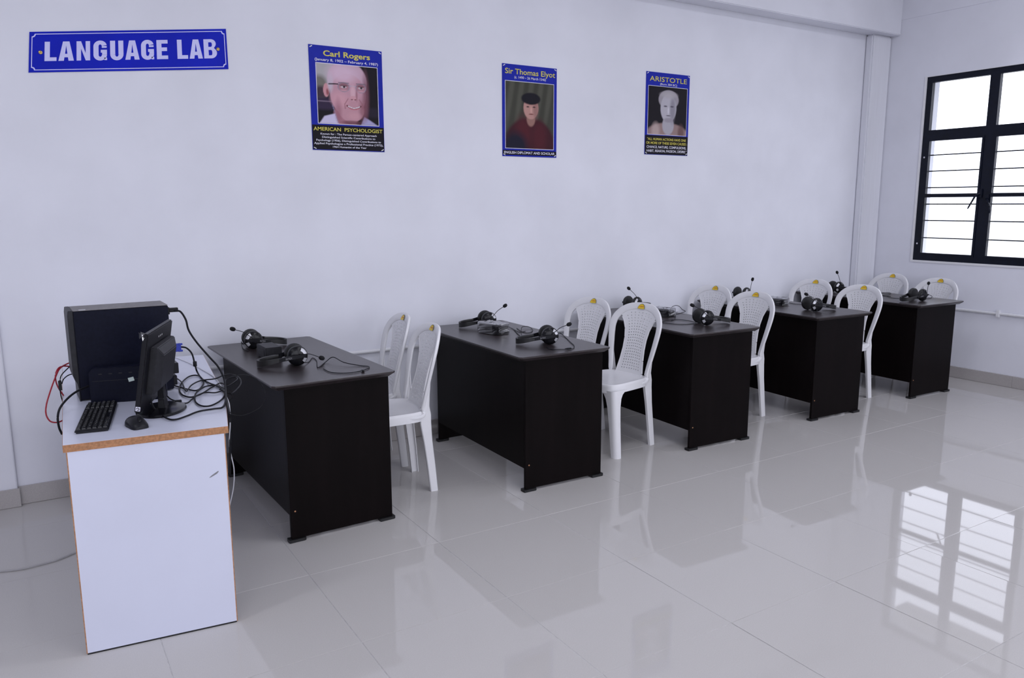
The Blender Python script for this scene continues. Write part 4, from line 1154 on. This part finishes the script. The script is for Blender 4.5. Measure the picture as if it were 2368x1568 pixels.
def power_box():
    rz = math.radians(-13)
    r = empty('power_box', (-0.345, -1.196, DH), rz, label='low flat black box with a small paper sticker, standing before the tower', cat='box')
    b = MB(); L_, D_, H_ = 0.275, 0.045, 0.142
    pr = [(0.006, 0.0), (L_ - 0.006, 0.0), (L_, 0.006), (L_, H_ - 0.016), (L_ - 0.016, H_), (0.016, H_), (0.0, H_ - 0.016), (0.0, 0.006)]
    b.loft([[(x, 0.0, z) for x, z in pr], [(x, D_, z) for x, z in pr]])
    b.obj('case', M_NAVY, r, bevel=0.0025)
    for k in range(6):
        MB().box((0.035 + 0.036 * k, -0.0008, H_ - 0.026), (0.047 + 0.036 * k, 0.0006, H_ - 0.022)).obj('vent_slot', M_DUSTY, r)
    MB().box((0.012, -0.0006, H_ - 0.052), (L_ - 0.012, 0.0004, H_ - 0.0505)).obj('seam', M_RUBBER, r)
    b = MB(); c, s_ = math.cos(0.22), math.sin(0.22)
    q = [(-0.0105, -0.008), (0.0105, -0.008), (0.0105, 0.008), (-0.0105, 0.008)]
    b.add([(0.150 + c * x - s_ * z, -0.0008, 0.090 + s_ * x + c * z) for x, z in q], [(0, 1, 2, 3)]); b.obj('paper_sticker', M_PAPER, r)
power_box()

# ------------------------------------------------------------------ monitor, seen from behind and side
def monitor():
    d = np.array([0.353, 0.936]); d /= np.linalg.norm(d)
    ang = math.atan2(d[1], d[0])
    # local x along the screen width (near edge at 0), local y to the screen side, local z up
    o = np.array([-0.224, -1.600])
    r = empty('monitor', (o[0], o[1], DH), ang, label='black flat monitor seen from its back edge on the white table', cat='monitor')
    W_, H_, zb, lean = 0.374, 0.292, 0.036, math.radians(10)
    sl, cl = math.sin(lean), math.cos(lean)
    def P(x, y, h): return (x, y * cl - h * sl, zb + y * sl * 1.0 + h * cl)
    def box(a, c, nm, m, bev=0.002, parent=None):
        (x0, y0, h0), (x1, y1, h1) = a, c
        vs = [P(x, y, h) for h in (h0, h1) for x, y in ((x0, y0), (x1, y0), (x1, y1), (x0, y1))]
        return MB().add(vs, [(0, 3, 2, 1), (4, 5, 6, 7), (0, 1, 5, 4), (1, 2, 6, 5), (2, 3, 7, 6), (3, 0, 4, 7)]).obj(nm, m, parent or r, bevel=bev)
    panel = box((0, -0.010, 0), (W_, 0.010, H_), 'panel_case', M_BLACK, 0.004)
    box((0.018, 0.010, 0.022), (W_ - 0.018, 0.0106, H_ - 0.016), 'screen', M_BLACKG, 0.0, panel)
    # tapering rear housing
    a = [(0.05, 0.060), (W_ - 0.05, 0.060), (W_ - 0.05, H_ - 0.055), (0.05, H_ - 0.055)]
    c = [(0.085, 0.080), (W_ - 0.085, 0.080), (W_ - 0.085, H_ - 0.085), (0.085, H_ - 0.085)]
    MB().loft([[P(x, -0.010, h) for x, h in a], [P(x, -0.034, h) for x, h in a], [P(x, -0.052, h) for x, h in c]]).obj('rear_housing', M_DUSTY, r, bevel=0.003)
    for k in range(3): box((W_ * 0.42 + 0.024 * k, -0.0112, H_ - 0.036), (W_ * 0.42 + 0.024 * k + 0.009, -0.0098, H_ - 0.030), 'vent_slot', M_GREYC, 0.0, panel)
    # torn tape on the near top corner, badge on the near bottom corner
    tp = MB()
    for k in range(4):
        p = P(-0.002 + 0.004 * k, 0.006 - 0.004 * k, H_ - 0.004 + 0.006 * (k % 2)); q = (p[0] - 0.012, p[1] + 0.012, p[2] - 0.012 - 0.004 * k); w = (p[0] + 0.004, p[1] + 0.016, p[2] + 0.010 - 0.004 * k)
        tp.add([p, q, w], [(0, 1, 2)])
    tp.obj('torn_tape', M_FILM, panel)
    b = MB(); b.add([P(-0.0006, -0.009, 0.010), P(-0.0006, 0.007, 0.010), P(-0.0006, 0.007, 0.026), P(-0.0006, -0.009, 0.026)], [(0, 1, 2, 3)]); bd = b.obj('badge', M_PWHITE, panel)
    b = MB(); n = 10
    oo = [P(-0.0012, -0.001 + 0.0055 * math.cos(k * 0.58), 0.018 + 0.0055 * math.sin(k * 0.58)) for k in range(n)]
    ii = [P(-0.0012, -0.001 + 0.0030 * math.cos(k * 0.58), 0.018 + 0.0030 * math.sin(k * 0.58)) for k in range(n)]
    b.add(oo + ii, [(k, k + 1, n + k + 1, n + k) for k in range(n - 1)]); b.obj('badge_mark', M_RUBBER, bd)
    # neck and oval foot
    cx, cy = W_ / 2 - 0.010, -0.040
    rings = []
    for z, y, hx, hy in ((0.012, -0.048, 0.030, 0.014), (0.05, -0.046, 0.024, 0.011), (0.11, -0.046, 0.024, 0.009), (0.135, -0.050, 0.026, 0.008)):
        rings.append([(cx - hx, y - hy, z), (cx + hx, y - hy, z), (cx + hx, y + hy, z), (cx - hx, y + hy, z)])
    MB().loft(rings).obj('neck', M_BLACK, r, bevel=0.004)
    MB().lathe([(0.02, 0.0), (0.98, 0.0), (1.0, 0.004), (0.96, 0.010), (0.7, 0.015), (0.02, 0.018)], (cx, cy, 0.0), 'z', 40, sx=0.118, sy=0.088).obj('foot', M_BLACKG, r, smooth=True)
monitor()

# ------------------------------------------------------------------ keyboard and mouse
def keyboard():
    n0, n1, f0 = np.array([-0.424, -1.629]), np.array([-0.300, -1.668]), np.array([-0.367, -1.234])
    ang = math.atan2(-0.03, 0.124) * 0.5 - 0.03
    ang = math.radians(-9.0)
    r = empty('keyboard', (-0.425, -1.632, DH), ang, label='black keyboard lying lengthwise on the white table', cat='keyboard')
    W_, L_ = 0.106, 0.410
    MB().box((0, 0, 0.001), (W_, L_, 0.013)).obj('body', M_BLACK, r, bevel=0.004)
    km = MB().loft([[(-0.0072, -0.0072, 0), (0.0072, -0.0072, 0), (0.0072, 0.0072, 0), (-0.0072, 0.0072, 0)], [(-0.0058, -0.0058, 0.0065), (0.0058, -0.0058, 0.0065), (0.0058, 0.0058, 0.0065), (-0.0058, 0.0058, 0.0065)]]).mesh('key')
    km.materials.append(M_BLACKG)
    lm = MB().add([(-0.0012, -0.0018, 0.0067), (0.0010, -0.0018, 0.0067), (0.0010, 0.0014, 0.0067), (-0.0012, 0.0014, 0.0067)], [(0, 1, 2, 3)]).mesh('key_legend')
    lm.materials.append(M_GREYC)
    for i in range(6):
        for j in range(21):
            if i == 5 and 5 < j < 12 and j != 8: continue
            if j in (15,): continue
            o = bpy.data.objects.new('key', km); COL.objects.link(o); o.parent = r
            o.location = (0.012 + 0.0164 * i, 0.013 + 0.0192 * j, 0.012); o.scale = (0.86, 1, 1)
            if i == 5 and j == 8: o.scale = (0.86, 5.6, 1)
            elif random.random() < 0.75:
                q = bpy.data.objects.new('key_legend', lm); COL.objects.link(q); q.parent = o
keyboard()

def mouse():
    r = empty('computer_mouse', (-0.232, -1.635, DH), math.radians(-78), label='black computer mouse beside the keyboard on the white table', cat='mouse')
    rings = []
    for x, w, h in ((-0.054, 0.012, 0.012), (-0.050, 0.022, 0.020), (-0.035, 0.029, 0.031), (-0.012, 0.031, 0.037), (0.012, 0.030, 0.034), (0.034, 0.029, 0.025), (0.048, 0.025, 0.016), (0.054, 0.016, 0.010)):
        rings.append([(x, w * math.cos(a), 0.001 + h * max(0, math.sin(a)) ** 0.75) for a in [PI * k / 12 for k in range(13)]])
    MB().loft(rings).obj('shell', M_BLACK, r, smooth=True)
    MB().lathe([(0.0075, -0.003), (0.008, 0.0), (0.0075, 0.003)], (0.030, 0, 0.026), 'y', 12).obj('scroll_wheel', M_RUBBER, r, smooth=True)
    MB().box((0.012, -0.0006, 0.030), (0.050, 0.0006, 0.0345)).obj('button_seam', M_RUBBER, r)
mouse()

# ------------------------------------------------------------------ cables on and around the computer table
def c1(x, y): return (x / 3.6984, 640 + y / 3.6984)          # coordinates read from an enlarged view
def path(spec, default=ZT):
    """spec rows: (x, y, axis, value) with axis 1 = plane y, 2 = plane z"""
    return [on(*c1(x, y), ax, val) for x, y, ax, val in spec]
def flatp(pts, z=ZT + 0.001): return [(x, y, 2, z) for x, y in pts]

def plug(p0, p1, hw, hh):
    def build(e, o0):
        a, c = np.array(p0) - o0, np.array(p1) - o0
        lo, hi = np.minimum(a, c), np.maximum(a, c)
        e.box((lo[0], lo[1] - hw, lo[2] - hh), (hi[0], hi[1] + hw, hi[2] + hh))
    return build
pw = [(-0.018, -1.075, 1.087)] + [tuple(on(*c1(x, y), 1, yy)) for x, y, yy in ((1500, 290, -1.085), (1545, 300, -1.09), (1590, 370, -1.10), (1615, 460, -1.11), (1685, 565, -1.13), (1785, 680, -1.16), (1862, 765, -1.18), (1908, 850, -1.20))] \
    + [tuple(on(*c1(1926, 930), 1, -1.26)), tuple(on(*c1(1932, 1010), 2, ZT + 0.008)), tuple(on(*c1(1942, 1080), 2, ZT + 0.004)), tuple(on(530.5, 955, 2, ZT + 0.003)), tuple(on(532.5, 985, 1, -1.585)), tuple(on(532.5, 1035, 1, -1.585)), tuple(on(531, 1100, 1, -1.57))]
cord('power_cable', pw, 0.0042, M_CABLE, 'thick black power cable arching from the top of the tower to the table edge', extras=[('plug', M_BLACKG, plug((-0.020, -1.075, 1.087), (0.016, -1.075, 1.087), 0.011, 0.009))])
vz = ZT + 0.004
vg = [tuple(on(*c1(1545, 600), 1, -1.10)), tuple(on(*c1(1595, 610), 1, -1.11)), tuple(on(*c1(1642, 660), 1, -1.13)), tuple(on(*c1(1666, 745), 1, -1.15)), tuple(on(*c1(1685, 810), 1, -1.16))] \
    + path(flatp([(1725, 870), (1795, 912), (1870, 940), (1918, 985), (1930, 1050), (1905, 1115), (1830, 1130), (1700, 1152), (1600, 1190), (1500, 1222), (1430, 1212), (1350, 1160)], vz)) + [tuple(on(*c1(1300, 1090), 1, -1.47)), tuple(on(*c1(1285, 1010), 1, -1.46))]
p = on(*c1(1500, 605), 1, -1.10); p2 = on(*c1(1545, 600), 1, -1.10)
fe = on(*c1(1667, 745), 1, -1.15)
cord('video_cable', vg, 0.0036, M_CABLE, 'black video cable with blue plug running from tower to monitor', extras=[
    ('blue_plug', M_VGA, plug((-0.028, -1.105, p[2]), (p2[0], -1.105, p[2]), 0.009, 0.017)),
    ('thumb_screw', M_VGA, plug((p2[0] - 0.012, -1.112, p[2] + 0.014), (p2[0] + 0.006, -1.112, p[2] + 0.014), 0.003, 0.004)),
    ('thumb_screw', M_VGA, plug((p2[0] - 0.012, -1.112, p[2] - 0.014), (p2[0] + 0.006, -1.112, p[2] - 0.014), 0.003, 0.004)),
    ('ferrite_bead', M_CABLE, plug(fe - np.array([0.007, 0, 0.011]), fe + np.array([0.007, 0, 0.011]), 0.006, 0.0))])
cord('looped_cable', path(flatp([(1430, 858), (1500, 865), (1555, 905), (1592, 978), (1640, 925), (1720, 888), (1840, 872), (1915, 842), (1990, 838), (2045, 862), (2062, 910), (2030, 960), (1975, 1000), (1900, 975)], ZT + 0.006)), 0.003, M_CABLE, 'black cable kinked in a V and looping past the table edge')
cord('looped_cable', path(flatp([(1490, 930), (1600, 962), (1690, 970), (1742, 905), (1700, 848), (1625, 850), (1560, 900), (1533, 960), (1560, 1010), (1635, 1030), (1725, 1000), (1820, 940), (1895, 910), (1932, 950), (1905, 1040), (1810, 1100), (1720, 1103), (1668, 1060), (1680, 990), (1755, 940), (1850, 930), (1925, 960)], ZT + 0.002)), 0.0032, M_CABLE, 'black cable lying in two big loops beside the monitor foot')
fb = on(*c1(1525, 1068), 2, ZT + 0.006)
cord('monitor_lead', path(flatp([(1395, 975), (1450, 1040), (1525, 1070), (1600, 1080), (1662, 1030), (1745, 992), (1850, 990), (1915, 955), (1935, 880), (2010, 860), (2030, 880), (1960, 930), (1880, 965)], ZT + 0.003)), 0.0028, M_CABLE, 'black lead with a ferrite bead on the table behind the monitor foot', extras=[('ferrite_bead', M_CABLE, plug(fb - np.array([0.012, 0, 0]), fb + np.array([0.012, 0, 0]), 0.007, 0.006))])
cord('hanging_lead', [tuple(on(*c1(x, y), 1, -1.33)) for x, y in ((1935, 872), (2040, 842), (2140, 848), (2220, 900), (2268, 1000), (2240, 1100), (2150, 1160), (2060, 1186), (1965, 1165), (1950, 1080), (1990, 1030), (1960, 980))], 0.0018, M_CABLE, 'thin black lead hanging in a wide loop off the table edge')
cord('white_wire', [tuple(on(*c1(x, y), 2, ZT)) for x, y in ((1500, 690), (1600, 730), (1720, 790), (1820, 850), (1880, 920))] + [tuple(on(527, 925, 2, ZT + 0.001)), tuple(on(531.5, 950, 2, ZT - 0.001)), tuple(on(532, 985, 1, -1.60)), tuple(on(530, 1020, 1, -1.58)), tuple(on(534, 1050, 1, -1.55)), tuple(on(541, 1085, 1, -1.52)), tuple(on(540, 1125, 1, -1.50)), tuple(on(532, 1165, 1, -1.48)), tuple(on(526, 1190, 1, -1.45)), tuple(on(500, 1255, 1, -1.40))], 0.0022, M_WHITEC, 'thin white wire trailing over the table edge towards the floor')
cord('red_cable', [tuple(on(*c1(x, y), 1, yy)) for x, y, yy in ((660, 722, -0.90), (580, 742, -0.92), (510, 788, -0.95), (470, 870, -0.98), (430, 980, -1.0), (396, 1100, -1.02), (395, 1180, -1.04), (430, 1236, -1.05), (490, 1246, -1.05), (545, 1225, -1.02))], 0.0030, M_REDC, 'red cable hanging in a long loop off the side of the table')
cord('red_cable', [tuple(on(*c1(x, y), 1, yy)) for x, y, yy in ((650, 780, -0.92), (560, 764, -0.92), (500, 782, -0.95), (474, 850, -0.96), (490, 930, -0.97), (545, 1020, -0.97))], 0.0030, M_REDC, 'short red cable bending down beside the black in-line plug')
ip = on(*c1(514, 930), 1, -1.0)
cord('adapter_lead', [tuple(on(*c1(x, y), 1, yy)) for x, y, yy in ((650, 722, -0.95), (575, 788, -0.97), (522, 850, -0.99), (512, 930, -1.0), (520, 1010, -1.0), (540, 1080, -0.99))], 0.0022, M_CABLE, 'thin black lead with an in-line plug at the side of the table', extras=[('inline_plug', M_BLACKG, plug(ip - np.array([0.006, 0, 0.020]), ip + np.array([0.006, 0, 0.020]), 0.006, 0.0))])
cord('adapter_lead', [tuple(on(*c1(x, y), 1, yy)) for x, y, yy in ((650, 828, -0.96), (590, 840, -0.98), (545, 875, -1.01), (528, 915, -1.03))], 0.0022, M_CABLE, 'short thin black lead behind the front of the tower')
cord('box_lead', [tuple(on(*c1(x, y), 1, yy)) for x, y, yy in ((755, 935, -1.19), (650, 985, -1.23), (570, 1050, -1.27), (510, 1130, -1.31), (494, 1210, -1.33), (506, 1290, -1.33), (530, 1345, -1.31))], 0.0042, M_CABLE, 'thick black lead curving from the low black box over the table side')
cord('floor_wire', onz(0.004, (-60, 1328), (0, 1322), (45, 1317), (85, 1308), (130, 1296), (172, 1279), (215, 1262)), 0.0035, M_GREYC, 'thin grey wire trailing over the floor to the white table')
